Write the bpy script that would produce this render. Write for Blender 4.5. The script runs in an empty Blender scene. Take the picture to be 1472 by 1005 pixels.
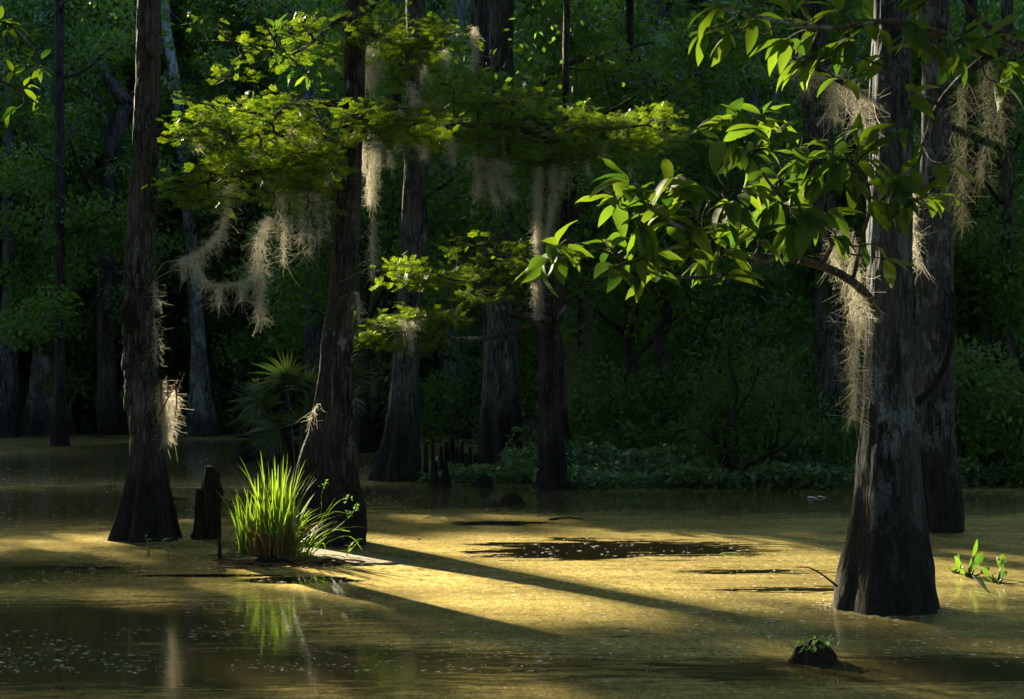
import bpy, math, random
import numpy as np
from mathutils import Vector
R = np.random.default_rng(7)
random.seed(7)
CANOPY_HOLE = .20
F, HZ, CX, CH = 2000.0, 560.0, 736.0, 2.0      # focal length in photo pixels, horizon row, centre column, eye height
scene = bpy.context.scene
col = scene.collection

def at(px, py, Y):
    return np.array([(px-CX)/F*Y, Y, CH-(py-HZ)/F*Y])
def onwater(px, py):
    Y = F*CH/(py-HZ); return at(px, py, Y)

# ------------------------------------------------------------------ sun
EL = math.radians(22.0); AZ = math.atan2(0.60, 0.85)
S = np.array([-math.sin(AZ)*math.cos(EL), math.cos(AZ)*math.cos(EL), math.sin(EL)])

def inpoly(u, v, poly):
    ins = np.zeros(u.shape, bool); n = len(poly)
    for i in range(n):
        x1, y1 = poly[i]; x2, y2 = poly[(i+1) % n]
        c = ((y1 > v) != (y2 > v)) & (u < (x2-x1)*(v-y1)/(y2-y1+1e-12)+x1)
        ins ^= c
    return ins
_ng = R.random((64, 64))
def vn(u, v):
    iu = np.floor(u).astype(int); iv = np.floor(v).astype(int); fu = u-iu; fv = v-iv
    fu = fu*fu*(3-2*fu); fv = fv*fv*(3-2*fv)
    g = lambda a, b: _ng[a % 64, b % 64]
    return (g(iu, iv)*(1-fu)+g(iu+1, iv)*fu)*(1-fv)+(g(iu, iv+1)*(1-fu)+g(iu+1, iv+1)*fu)*fv
# wanted sun patches at water level; leaves in their way are left out
GAPS = [
 ([(-2.9,18.8),(0,19.8),(1.1,19.3),(5.2,19.8),(8,18.0),(7,13.2),(2.4,12.4),(1.2,11.5),(-1.2,12.6),(-3.4,14.9)], 1.0),
 ([(-3.2,18.8),(-3.0,22.4),(0,22.6),(2.6,20.3),(1.0,19.3)], .45),
 ([(-1,7.6),(6.4,7.9),(14,15.5),(17,11),(12,1.3),(7.5,.6),(4,-3),(1,-3),(-3,5)], .94),
 ([(.0,12.2),(3.5,12.2),(3.8,9.4),(-.3,9.4)], .4),
 ([(-1.2,12.6),(1.2,11.5),(5,11.8),(6,9.4),(-1.5,9.2),(-3.5,10.5)], .03),
 ([(-11,27),(-6,29),(-4.5,25),(-3.2,21),(-5.5,19.8),(-8.5,22)], .42),
 ([(-7.5,19.2),(-4.8,19.4),(-4.2,17.2),(-5.2,16.0),(-7,17)], .5),
 ([(-4.2,15.2),(-2.6,14.5),(-1.2,12.6),(-2.2,11.8),(-3.6,12.6)], .3),
 ([(-14.5,55),(-14.5,59),(-9.5,60),(-9.2,56)], .9),
 ([(-1.6,28.2),(2.6,28.2),(2.4,29.2),(-1.2,29.4)], .4),
]
def lit(P):
    t = P[:, 2]/S[2]
    u = P[:, 0]-t*S[0]; v = P[:, 1]-t*S[1]
    uu = u+(vn(u*.8, v*.8)-.5)*1.2; vv = v+(vn(u*.8+9, v*.8+5)-.5)*1.2
    L = np.zeros(u.shape)
    for poly, a in GAPS:
        m = inpoly(uu, vv, poly)
        val = a
        if a < .85: val = np.clip(a+(vn(u*1.1+31, v*.7+3)-.5)*1.3, 0, 1)
        L = np.where(m, np.maximum(L, val), L)
    return L
def sunfilter(P):
    """indices of leaves kept: those blocking the wanted sun patches are dropped"""
    return np.nonzero(R.random(len(P)) > lit(P)*1.0)[0]

# ------------------------------------------------------------------ materials
class NT:
    def __init__(s, name):
        s.m = bpy.data.materials.new(name); s.m.use_nodes = True
        s.t = s.m.node_tree; s.t.nodes.clear(); s.out = s.n('ShaderNodeOutputMaterial')
    def n(s, typ, **kw):
        nd = s.t.nodes.new(typ)
        for k, v in kw.items(): setattr(nd, k, v)
        return nd
    def lk(s, a, b): s.t.links.new(a, b)
    def val(s, inp, v):
        if hasattr(v, 'is_output') or isinstance(v, bpy.types.NodeSocket): s.lk(v, inp)
        else: inp.default_value = v
    def math(s, op, a, b=0.0, c=None, clamp=False):
        nd = s.n('ShaderNodeMath', operation=op, use_clamp=clamp)
        s.val(nd.inputs[0], a); s.val(nd.inputs[1], b)
        if c is not None: s.val(nd.inputs[2], c)
        return nd.outputs[0]
    def noise(s, vec, scale, detail=4, rough=.6, dist=0.):
        nd = s.n('ShaderNodeTexNoise'); s.lk(vec, nd.inputs['Vector'])
        nd.inputs['Scale'].default_value = scale; nd.inputs['Detail'].default_value = detail
        nd.inputs['Roughness'].default_value = rough; nd.inputs['Distortion'].default_value = dist
        return nd.outputs[0]
    def mapping(s, vec, scale, loc=(0,0,0)):
        nd = s.n('ShaderNodeMapping'); s.lk(vec, nd.inputs[0]); nd.inputs['Scale'].default_value = scale
        nd.inputs['Location'].default_value = loc
        return nd.outputs[0]
    def ramp(s, fac, stops):
        nd = s.n('ShaderNodeValToRGB'); s.lk(fac, nd.inputs[0]); e = nd.color_ramp.elements
        while len(e) < len(stops): e.new(.5)
        for i, (p, c) in enumerate(stops):
            e[i].position = p; e[i].color = (c[0], c[1], c[2], 1) if isinstance(c, tuple) else (c, c, c, 1)
        return nd.outputs[0]
    def mix(s, f, a, b):
        nd = s.n('ShaderNodeMix', data_type='RGBA'); s.val(nd.inputs[0], f)
        for i, v in ((6, a), (7, b)):
            if isinstance(v, tuple): nd.inputs[i].default_value = (v[0], v[1], v[2], 1)
            else: s.lk(v, nd.inputs[i])
        return nd.outputs[2]
    def pos(s): return s.n('ShaderNodeNewGeometry').outputs['Position']

def leafmat(name, ca, cb, trans=.5, tcol=None, rough=.45, spec=.4):
    m = NT(name)
    at_ = m.n('ShaderNodeAttribute', attribute_name='tint')
    c = m.mix(at_.outputs['Fac'], ca, cb)
    p = m.n('ShaderNodeBsdfPrincipled'); m.lk(c, p.inputs['Base Color'])
    p.inputs['Roughness'].default_value = rough; p.inputs['Specular IOR Level'].default_value = spec
    t = m.n('ShaderNodeBsdfTranslucent')
    k = tcol or (1.9, 1.9, .7)
    vm = m.n('ShaderNodeVectorMath', operation='MULTIPLY'); m.lk(c, vm.inputs[0]); vm.inputs[1].default_value = k
    m.lk(vm.outputs[0], t.inputs[0])
    mx = m.n('ShaderNodeMixShader'); mx.inputs[0].default_value = trans
    m.lk(p.outputs[0], mx.inputs[1]); m.lk(t.outputs[0], mx.inputs[2]); m.lk(mx.outputs[0], m.out.inputs[0])
    return m.m

def barkmat(name, dark, light, lichen=(.26,.30,.31), lich=.62, stain=1.25, fs=1.0, bump=.9, lscale=2.2, plates=15):
    m = NT(name); P = m.pos()
    v = m.mapping(P, (fs, fs, fs*.16))
    a = m.noise(v, 22, 6, .68, .5)
    b = m.noise(m.mapping(P, (1, 1, .35)), 60*fs, 6, .75)
    fur = m.ramp(a, [(.42, 0.), (.54, 1.)])
    c = m.mix(fur, dark, light)
    c = m.mix(m.ramp(b, [(.40, .9), (.56, 0.)]), c, tuple(x*.35 for x in dark))
    wv = m.n('ShaderNodeVectorMath', operation='ADD'); m.lk(v, wv.inputs[0])
    nn = m.n('ShaderNodeTexNoise'); m.lk(v, nn.inputs['Vector']); nn.inputs['Scale'].default_value = 9; nn.inputs['Detail'].default_value = 3
    sc_ = m.n('ShaderNodeVectorMath', operation='SCALE'); m.lk(nn.outputs['Color'], sc_.inputs[0]); sc_.inputs['Scale'].default_value = .12
    m.lk(sc_.outputs[0], wv.inputs[1])
    vo = m.n('ShaderNodeTexVoronoi', feature='DISTANCE_TO_EDGE'); m.lk(wv.outputs[0], vo.inputs['Vector']); vo.inputs['Scale'].default_value = plates
    crk = m.ramp(vo.outputs['Distance'], [(.02, 1.), (.16, 0.)])
    c = m.mix(m.math('MULTIPLY', crk, .85), c, tuple(x*.3 for x in dark))
    tone = m.noise(m.mapping(P, (1, 1, .35)), 3.1, 4, .6)
    c = m.mix(m.ramp(tone, [(.42, 0.), (.66, .55)]), c, (light[0]*1.15, light[1]*.98, light[2]*.82))
    ln = m.noise(m.mapping(P, (1, 1, .45), (3, 5, 1)), lscale, 7, .72, .3)
    lf = m.ramp(ln, [(lich, 0.), (lich+.05, .85)])
    fine = m.ramp(m.noise(P, 45, 4, .7), [(.38, .25), (.58, 1.)])
    lf = m.math('MULTIPLY', lf, fine)
    c = m.mix(lf, c, lichen)
    if stain:
        sx = m.n('ShaderNodeSeparateXYZ'); m.lk(P, sx.inputs[0])
        zz = m.math('ADD', sx.outputs[2], m.math('MULTIPLY', m.noise(m.mapping(P, (1,1,.3)), 5, 4), .7))
        sf = m.n('ShaderNodeMapRange'); m.lk(zz, sf.inputs[0]); sf.inputs[1].default_value = stain-.25; sf.inputs[2].default_value = stain+.75
        sf.inputs[3].default_value = .8; sf.inputs[4].default_value = 0
        c = m.mix(sf.outputs[0], c, (.009, .009, .010))
    p = m.n('ShaderNodeBsdfPrincipled'); m.lk(c, p.inputs['Base Color']); p.inputs['Roughness'].default_value = .85
    p.inputs['Specular IOR Level'].default_value = .25
    bp = m.n('ShaderNodeBump'); bp.inputs['Strength'].default_value = bump; bp.inputs['Distance'].default_value = .035
    hh = m.math('SUBTRACT', m.math('ADD', m.math('MULTIPLY', a, .8), m.math('MULTIPLY', b, .35)), m.math('MULTIPLY', crk, .7))
    m.lk(hh, bp.inputs['Height']); m.lk(bp.outputs[0], p.inputs['Normal']); m.lk(p.outputs[0], m.out.inputs[0])
    return m.m

M = {}
M['bark_old'] = barkmat('flaking_brown_bark', (.018,.018,.020), (.125,.124,.130), lich=.66, lscale=1.6)
M['bark_patchy'] = barkmat('bark_with_pale_lichen', (.012,.011,.012), (.080,.076,.080), lichen=(.22,.25,.27), lich=.585, lscale=2.6)
M['bark_grey'] = barkmat('silver_grey_bark', (.013,.015,.018), (.085,.096,.118), lichen=(.17,.20,.225), lich=.52, lscale=5.5)
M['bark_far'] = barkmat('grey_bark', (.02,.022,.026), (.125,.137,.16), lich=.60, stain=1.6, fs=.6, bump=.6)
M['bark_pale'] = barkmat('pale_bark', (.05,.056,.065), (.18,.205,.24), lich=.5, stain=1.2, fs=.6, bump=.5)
M['bark_dark'] = barkmat('dark_bark', (.013,.012,.013), (.075,.072,.075), lich=.7, stain=1.6, fs=.6, bump=.6)
M['wood_wet'] = barkmat('wet_black_wood', (.008,.007,.006), (.035,.028,.024), lich=.9, stain=0, fs=1.3)
M['twig'] = barkmat('twig_bark', (.02,.017,.014), (.11,.095,.08), lich=.55, stain=0, fs=2.0, bump=.4)
M['cypress'] = leafmat('cypress_needles', (.045,.11,.014), (.135,.20,.022), .58, (2.0,1.8,.5))
M['tupelo'] = leafmat('broad_leaf', (.030,.080,.028), (.100,.158,.026), .54, (2.05,1.9,.42), .55, .25)
M['wood_leaf'] = leafmat('woodland_leaf', (.040,.100,.028), (.100,.185,.034), .45)
M['far_leaf'] = leafmat('far_leaf', (.030,.080,.026), (.075,.145,.034), .35)
M['shrub_leaf'] = leafmat('shrub_leaf', (.04,.10,.035), (.085,.155,.035), .45)
M['cover_leaf'] = leafmat('waterside_leaf', (.075,.15,.08), (.13,.21,.10), .3, rough=.25)
M['blade'] = leafmat('green_blade', (.06,.145,.022), (.15,.225,.035), .48, (1.7,1.6,.5), .45)
M['palm'] = leafmat('palm_leaf', (.02,.05,.022), (.055,.08,.03), .3, rough=.3)
M['hya'] = leafmat('succulent_leaf', (.05,.12,.025), (.10,.17,.03), .42, (1.7,1.7,.4), .3)
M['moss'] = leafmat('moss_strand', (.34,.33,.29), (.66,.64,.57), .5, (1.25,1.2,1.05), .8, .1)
M['moss_shaded'] = leafmat('shaded_moss_strand', (.08,.085,.075), (.14,.14,.12), .3, (1.2,1.1,.8), .8, .1)  # same moss, coloured darker where it hangs in shade
M['dead'] = leafmat('dead_stem', (.09,.04,.015), (.22,.13,.06), .3, (1.3,1.1,.7), .7)
M['petal'] = leafmat('pale_flake', (.55,.53,.45), (.88,.87,.82), .2, (1,1,1), .3, .6)
M['lilac'] = leafmat('lilac_petal', (.45,.35,.5), (.6,.5,.62), .3, (1,1,1))

# water under a film of duckweed and pollen
m = NT('pond_film'); P = m.pos()
def patch(cx, cy, rx, ry, k, nz):
    v = m.n('ShaderNodeVectorMath', operation='SUBTRACT'); m.lk(P, v.inputs[0]); v.inputs[1].default_value = (cx, cy, 0)
    w = m.n('ShaderNodeVectorMath', operation='MULTIPLY'); m.lk(v.outputs[0], w.inputs[0]); w.inputs[1].default_value = (1/rx, 1/ry, 0)
    l = m.n('ShaderNodeVectorMath', operation='LENGTH'); m.lk(w.outputs[0], l.inputs[0])
    a = m.math('SUBTRACT', 1.0, l.outputs['Value'])
    return m.math('ADD', a, m.math('MULTIPLY', nz, k))
st = m.mapping(P, (.55, 2.2, 1))
nz = m.math('SUBTRACT', m.noise(st, 2.0, 8, .68, .6), .5)
nz2 = m.math('SUBTRACT', m.noise(m.mapping(P, (.5, 3., 1), (7,2,0)), 3.4, 8, .72, .8), .5)
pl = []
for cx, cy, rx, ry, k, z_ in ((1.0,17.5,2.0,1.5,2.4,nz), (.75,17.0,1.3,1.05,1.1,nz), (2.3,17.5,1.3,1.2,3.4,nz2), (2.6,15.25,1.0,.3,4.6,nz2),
                       (3.0,13.9,1.3,.25,4.4,nz2), (-3.3,14.95,1.35,.16,1.2,nz), (-2.2,14.6,1.0,.34,1.2,nz), (-2.25,16.15,1.5,.5,1.6,nz), (-.2,20.8,1.2,.5,2.6,nz2),(-5.2,15.6,1.3,.12,1.5,nz2)):  # the streak left of the big trunk paints shade as open water
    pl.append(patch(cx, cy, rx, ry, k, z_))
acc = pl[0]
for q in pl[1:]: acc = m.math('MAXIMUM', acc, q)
crack = m.noise(m.mapping(P, (.45, 1.6, 1), (1,4,0)), 1.15, 6, .6, 1.2)
cr = m.math('ABSOLUTE', m.math('SUBTRACT', crack, .5))
gate = m.noise(m.mapping(P, (.5, 1., 1), (11,3,0)), .8, 3)
cr = m.math('MULTIPLY', m.ramp(cr, [(0., 1.), (.006, 0.)]), m.ramp(gate, [(.56, 0.), (.62, 1.)]))
thin = patch(-3.8,11.6,2.9,2.0,2.0,nz2)  # thin film, spread wider so that shaded water is painted darker
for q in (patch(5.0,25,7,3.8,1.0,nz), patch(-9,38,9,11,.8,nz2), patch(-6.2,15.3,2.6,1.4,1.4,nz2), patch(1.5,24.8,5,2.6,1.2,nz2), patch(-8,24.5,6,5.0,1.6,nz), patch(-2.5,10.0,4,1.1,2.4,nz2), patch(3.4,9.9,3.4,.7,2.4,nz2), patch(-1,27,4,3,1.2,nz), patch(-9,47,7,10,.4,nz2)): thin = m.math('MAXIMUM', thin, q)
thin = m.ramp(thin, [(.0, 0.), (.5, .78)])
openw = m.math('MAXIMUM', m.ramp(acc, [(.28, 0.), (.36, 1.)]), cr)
tone = m.noise(m.mapping(P, (.35, 1.1, 1)), 1.3, 6, .62)
film = m.ramp(tone, [(.3, (.060,.050,.016)), (.5, (.120,.10,.031)), (.7, (.19,.16,.053))])
grain = m.noise(m.mapping(P, (1, .26, 1)), 42, 4, .85)
film = m.mix(m.ramp(grain, [(.38, .7), (.54, 0.)]), film, (.060,.052,.015))
film = m.mix(m.ramp(m.noise(m.mapping(P, (1, .3, 1), (5,5,0)), 27, 5, .8), [(.56, 0.), (.68, .6)]), film, (.30,.255,.095))
film = m.mix(m.ramp(m.noise(m.mapping(P, (.6, 2.6, 1), (2,9,0)), 5, 6, .75), [(.50, 0.), (.66, .75)]), film, (.05,.045,.014))
film = m.mix(m.ramp(m.noise(m.mapping(P, (1, .35, 1), (3,1,0)), 13, 6, .8), [(.42, .6), (.54, 0.)]), film, (.05,.044,.014))
film = m.mix(thin, film, (.030,.028,.012))  # dark tone of thin film and of the painted shade
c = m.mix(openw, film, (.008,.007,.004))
p = m.n('ShaderNodeBsdfPrincipled'); m.lk(c, p.inputs['Base Color'])
p.inputs['IOR'].default_value = 1.33
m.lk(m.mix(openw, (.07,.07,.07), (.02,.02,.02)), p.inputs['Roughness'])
bp = m.n('ShaderNodeBump'); bp.inputs['Strength'].default_value = .12; bp.inputs['Distance'].default_value = .01
m.lk(m.math('ADD', m.noise(m.mapping(P, (.4, 1.2, 1)), 3.5, 3), m.math('MULTIPLY', grain, .05)), bp.inputs['Height'])
m.lk(bp.outputs[0], p.inputs['Normal'])
gl = m.n('ShaderNodeBsdfGlossy'); gl.inputs['Roughness'].default_value = .55; gv = m.n('ShaderNodeVectorMath', operation='MULTIPLY'); m.lk(c, gv.inputs[0]); gv.inputs[1].default_value = (6.3, 6.0, 7.2); m.lk(gv.outputs[0], gl.inputs['Color'])
bp2 = m.n('ShaderNodeBump'); bp2.inputs['Strength'].default_value = .5; bp2.inputs['Distance'].default_value = .02; m.lk(grain, bp2.inputs['Height']); m.lk(bp2.outputs[0], gl.inputs['Normal'])
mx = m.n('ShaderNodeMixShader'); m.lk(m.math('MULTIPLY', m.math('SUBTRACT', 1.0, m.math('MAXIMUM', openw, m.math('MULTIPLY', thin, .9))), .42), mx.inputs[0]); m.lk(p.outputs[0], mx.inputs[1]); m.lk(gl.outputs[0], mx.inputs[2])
m.lk(mx.outputs[0], m.out.inputs[0]); M['water'] = m.m

m = NT('leaf_litter'); P = m.pos()
c = m.ramp(m.noise(P, 2.5, 8, .7), [(.35, (.02,.016,.01)), (.55, (.05,.042,.02)), (.7, (.03,.05,.015))])
p = m.n('ShaderNodeBsdfPrincipled'); m.lk(c, p.inputs['Base Color']); p.inputs['Roughness'].default_value = .9
bp = m.n('ShaderNodeBump'); bp.inputs['Distance'].default_value = .1; m.lk(m.noise(P, 9, 6, .7), bp.inputs['Height']); m.lk(bp.outputs[0], p.inputs['Normal'])
m.lk(p.outputs[0], m.out.inputs[0]); M['ground'] = m.m
m = NT('tan_slab_film'); P = m.pos()  # pale tan that paints sunlit film on the slab
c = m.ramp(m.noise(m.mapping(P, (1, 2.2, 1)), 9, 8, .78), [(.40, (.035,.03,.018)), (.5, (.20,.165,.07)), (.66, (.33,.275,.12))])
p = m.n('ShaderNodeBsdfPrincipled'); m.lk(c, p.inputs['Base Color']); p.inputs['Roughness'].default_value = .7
m.lk(p.outputs[0], m.out.inputs[0]); M['film_slab'] = m.m

# ------------------------------------------------------------------ mesh helpers
class Acc:
    def __init__(s): s.v = []; s.f = []; s.t = []; s.n = 0
    def add(s, v, f, tint=.5):
        v = np.asarray(v, float).reshape(-1, 3); s.v.append(v)
        s.t.append(np.broadcast_to(np.asarray(tint, float), (len(v),)))
        for ff in (f if isinstance(f, list) else [f]): s.f.append(np.asarray(ff, int)+s.n)
        s.n += len(v)
    def build(s, name, mat, parent=None, smooth=False, loc=None):
        v = np.concatenate(s.v); me = bpy.data.meshes.new(name)
        off = np.zeros(3) if loc is None else np.asarray(loc, float)
        me.vertices.add(len(v)); me.vertices.foreach_set('co', (v-off).astype(np.float32).ravel())
        nl = sum(f.size for f in s.f); npoly = sum(len(f) for f in s.f)
        me.loops.add(nl); me.polygons.add(npoly)
        me.loops.foreach_set('vertex_index', np.concatenate([f.ravel() for f in s.f]).astype(np.int32))
        tot = np.concatenate([np.full(len(f), f.shape[1]) for f in s.f]); st = np.concatenate([[0], np.cumsum(tot)[:-1]])
        me.polygons.foreach_set('loop_start', st.astype(np.int32))
        me.update(calc_edges=True)
        a = me.attributes.new('tint', 'FLOAT', 'POINT'); a.data.foreach_set('value', np.concatenate(s.t).astype(np.float32))
        if smooth: me.polygons.foreach_set('use_smooth', np.ones(npoly, bool))
        me.materials.append(M[mat]); me.validate()
        o = bpy.data.objects.new(name, me); col.objects.link(o)
        o.location = off
        if parent is not None:
            wl = Vector(parent.location); q_ = parent.parent
            while q_ is not None: wl += q_.location; q_ = q_.parent
            o.parent = parent; o.location = Vector(off)-wl
        return o
def tag(o, label=None, cat=None, group=None, kind=None):
    if label: o['label'] = label
    if cat: o['category'] = cat
    if group: o['group'] = group
    if kind: o['kind'] = kind
    return o
def thing(name, loc, label, cat, group=None):
    o = bpy.data.objects.new(name, None); o.empty_display_size = .2; col.objects.link(o); o.location = Vector(loc)
    return tag(o, label, cat, group)
def norm(a): return a/(np.linalg.norm(a, axis=-1, keepdims=True)+1e-9)
def cat(pts, n):
    """smooth curve through points"""
    P = np.asarray(pts, float)
    if len(P) < 3:
        t = np.linspace(0, 1, n)[:, None]; return P[0]*(1-t)+P[-1]*t
    d = np.concatenate([[0], np.cumsum(np.linalg.norm(np.diff(P, axis=0), axis=1))]); T = np.linspace(0, d[-1], n)
    E = np.vstack([2*P[0]-P[1], P, 2*P[-1]-P[-2]]); out = []
    for t in T:
        i = min(max(np.searchsorted(d, t)-1, 0), len(P)-2); u = (t-d[i])/(d[i+1]-d[i]+1e-9)
        a, b, c_, e = E[i], E[i+1], E[i+2], E[i+3]
        out.append(.5*((2*b)+(-a+c_)*u+(2*a-5*b+4*c_-e)*u*u+(-a+3*b-3*c_+e)*u**3))
    return np.array(out)
def tube(acc, pts, rad, segs=8, tint=.5, rough=.0):
    P = np.asarray(pts, float); K = len(P); rad = np.broadcast_to(np.asarray(rad, float), (K,))
    d = norm(np.gradient(P, axis=0)); up = np.array([0, 0, 1.]) if abs(d[0, 2]) < .9 else np.array([1., 0, 0])
    s = norm(np.cross(d, up)); w = np.cross(s, d)
    th = np.arange(segs)/segs*2*np.pi
    rr = rad[:, None]*(1+rough*(R.random((K, segs))-.5))
    v = P[:, None]+rr[..., None]*(np.cos(th)[None, :, None]*s[:, None]+np.sin(th)[None, :, None]*w[:, None])
    i = np.arange(K-1)[:, None]*segs; j = np.arange(segs)[None]; j2 = (j+1) % segs
    f = np.stack([i+j, i+j2, i+segs+j2, i+segs+j], -1).reshape(-1, 4)
    v = v.reshape(-1, 3)
    c0 = len(v); v = np.vstack([v, P[0], P[-1]])
    jj = np.arange(segs); k2 = (jj+1) % segs; b = (K-1)*segs
    acc.add(v, [f, np.stack([k2, jj, np.full(segs, c0)], 1), np.stack([b+jj, b+k2, np.full(segs, c0+1)], 1)], tint)
def frames(d, n):
    d = norm(d); y = norm(np.cross(n, d)); z = np.cross(d, y)
    return np.stack([d, y, z], -1)     # columns
def inst(acc, tv, tf, fr, pos, scale, tint):
    N = len(pos); k = len(tv)
    if N == 0: return
    scale = np.broadcast_to(np.asarray(scale, float), (N,)) if np.ndim(scale) < 2 else scale
    if np.ndim(scale) == 1: loc = tv[None]*scale[:, None, None]
    else: loc = tv[None]*scale[:, None, :]
    v = np.einsum('nij,nkj->nki', fr, loc)+pos[:, None]
    off = (np.arange(N)*k)[:, None, None]
    fs = [(off+f[None]).reshape(-1, f.shape[1]) for f in (tf if isinstance(tf, list) else [tf])]
    acc.add(v.reshape(-1, 3), fs, np.repeat(np.broadcast_to(np.asarray(tint, float), (N,)), k))
def ribbons(acc, paths, widths, side, tint):
    """paths (N,K,3), widths (N,K), side (N,3) or (N,K,3)"""
    N, K, _ = paths.shape
    if side.ndim == 2: side = side[:, None].repeat(K, 1)
    a = paths-side*widths[..., None]/2; b = paths+side*widths[..., None]/2
    v = np.stack([a, b], 2).reshape(-1, 3)
    i = (np.arange(N)*K*2)[:, None]+(np.arange(K-1)*2)[None]
    f = np.stack([i, i+1, i+3, i+2], -1).reshape(-1, 4)
    acc.add(v, f, np.repeat(np.broadcast_to(np.asarray(tint, float), (N,)), K*2))
def rdir(n, zs=1., z0=0.):
    d = R.normal(size=(n, 3)); d[:, 2] = d[:, 2]*zs+z0; return norm(d)
def rup(n, k=.5):
    d = R.normal(size=(n, 3))*k; d[:, 2] += 1; return norm(d)

# leaf templates (axis x, width y, normal z)
SIMPLE_V = np.array([[0,0,0],[.45,-.27,.05],[1,0,-.06],[.45,.27,.05]]); SIMPLE_F = np.array([[0,1,2,3]])
def leaf_template(n=7, w=.2, fold=.07, droop=.25, peak=.42, wav=0.):
    v = []; u = np.linspace(0, 1, n)
    for q in u:
        ww = w*max(0.0, q**.8*(1-q)**.95)/.408*(1.0)
        if q in (0, 1): ww = .006
        z = -droop*q*q
        for s in (-1, 0, 1): v.append([q*(1-.12*droop*q), s*ww, z+abs(s)*fold*ww/w+wav*math.sin(q*9+s)*abs(s)])
    f = []
    for i in range(n-1):
        for s in (0, 1): a = i*3+s; f.append([a, a+1, a+4, a+3])
    return np.array(v), np.array(f)
LEAFA = [leaf_template(9, .245, .06, .30), leaf_template(9, .275, .10, .5, .5, .02), leaf_template(9, .215, .04, .2, .5, .03)]
LANCE = leaf_template(5, .09, .03, .3, .45)
def spray_template(seed, n=8):
    r = np.random.default_rng(seed); v = []; f = []
    def q(a, b, w, z):
        d = b-a; s = np.array([-d[1], d[0], 0]); s = s/np.linalg.norm(s)*w
        i = len(v); mid = a+d*.5
        v.extend([a, mid-s+[0,0,z], b, mid+s+[0,0,z]]); f.append([i, i+1, i+2, i+3])
    q(np.array([0,0,0.]), np.array([1,0,-.08]), .012, 0)
    for k in range(n):
        x = .12+.85*k/n; L = .30*(1-abs(k/n-.4))*(.8+.4*r.random())
        for s in (-1, 1):
            a = np.array([x, 0, -.08*x]); b = a+np.array([L*.55, s*L, r.uniform(-.08, .06)])
            q(a, b, .036, r.uniform(-.02, .02))
    return np.array(v), np.array(f)
SPRAY = [spray_template(i) for i in range(4)]

# ------------------------------------------------------------------ trunks
def trunk(profile, Y, seed, segs=64, dz=.09, flute=.25, lobes=7, ridge=.05, lump=.05, below=.35, top=None, sm_=.35):
    r = np.random.default_rng(seed)
    pr = np.array(sorted(profile), float)
    zz = CH-(pr[:, 0]-HZ)/F*Y; cx = ((pr[:, 1]+pr[:, 2])/2-CX)/F*Y; rad = (pr[:, 2]-pr[:, 1])/2/F*Y
    o = np.argsort(zz); zz, cx, rad = zz[o], cx[o], rad[o]
    z = np.arange(min(-below, zz[0]), (top or zz[-1]), dz)
    def sm(x):
        return np.interp(z, zz, x)
    C, Rr = sm(cx), sm(rad)
    k = max(3, int(sm_/dz)) | 1; ker = np.hanning(k+2)[1:-1]; ker /= ker.sum()
    C = np.convolve(np.pad(C, k//2, 'edge'), ker, 'valid'); Rr = np.convolve(np.pad(Rr, k//2, 'edge'), ker, 'valid')
    th = np.arange(segs)/segs*2*np.pi
    rt = np.median(Rr[z > 1.8]) if (z > 1.8).any() else Rr[-1]
    am = np.clip((Rr/rt-1.02), 0, 1)*flute+.02
    ph = r.random(4)*6.28
    lob = .5-.5*np.cos(lobes*th[None]+ph[0]+.9*np.sin(2*th+ph[1])[None]+.25*z[:, None])
    lob = lob**.7
    g = r.random((80, 80))
    def pn(fa, fz, o=0):
        a = (th/(2*np.pi)*fa)[None].repeat(len(z), 0); b = (z*fz+o)[:, None].repeat(segs, 1)
        ia = np.floor(a).astype(int); ib = np.floor(b).astype(int); u = a-ia; w = b-ib; u = u*u*(3-2*u); w = w*w*(3-2*w)
        G = lambda i, j: g[(i % int(fa)) % 80, j % 80]
        return (G(ia, ib)*(1-u)+G(ia+1, ib)*u)*(1-w)+(G(ia, ib+1)*(1-u)+G(ia+1, ib+1)*u)*w-.5
    rr = Rr[:, None]*(1-am[:, None]*lob)*(1+lump*2*pn(5, .9)+ridge*2*pn(24, 2.2, 11)+ridge*1.4*pn(41, 5, 30))
    x = C[:, None]+rr*np.cos(th)[None]; y = Y+rr*np.sin(th)[None]+.0*z[:, None]
    v = np.stack([x, y, np.broadcast_to(z[:, None], x.shape)], -1).reshape(-1, 3)
    K = len(z); i = np.arange(K-1)[:, None]*segs; j = np.arange(segs)[None]; j2 = (j+1) % segs
    f = np.stack([i+j, i+j2, i+segs+j2, i+segs+j], -1).reshape(-1, 4)
    v = np.vstack([v, [C[-1], Y, z[-1]]]); b = (K-1)*segs; jj = np.arange(segs)
    a = Acc(); a.add(v, [f, np.stack([b+jj, b+(jj+1) % segs, np.full(segs, len(v)-1)], 1)])
    a.z, a.C, a.R = z, C, Rr
    return a
def tree(profile, Y, label, mat, seed, catg='tree', name='cypress_tree', group=None, **kw):
    a = trunk(profile, Y, seed, **kw)
    t = thing(name, (a.C[0], Y, 0), label, catg, group)
    a.build('trunk', mat, t, True, loc=(a.C[0], Y, 0))
    t_ = dict(root=t, a=a, Y=Y)
    return t_
def tc(T, z): return np.array([np.interp(z, T['a'].z, T['a'].C), T['Y'], z])

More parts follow.
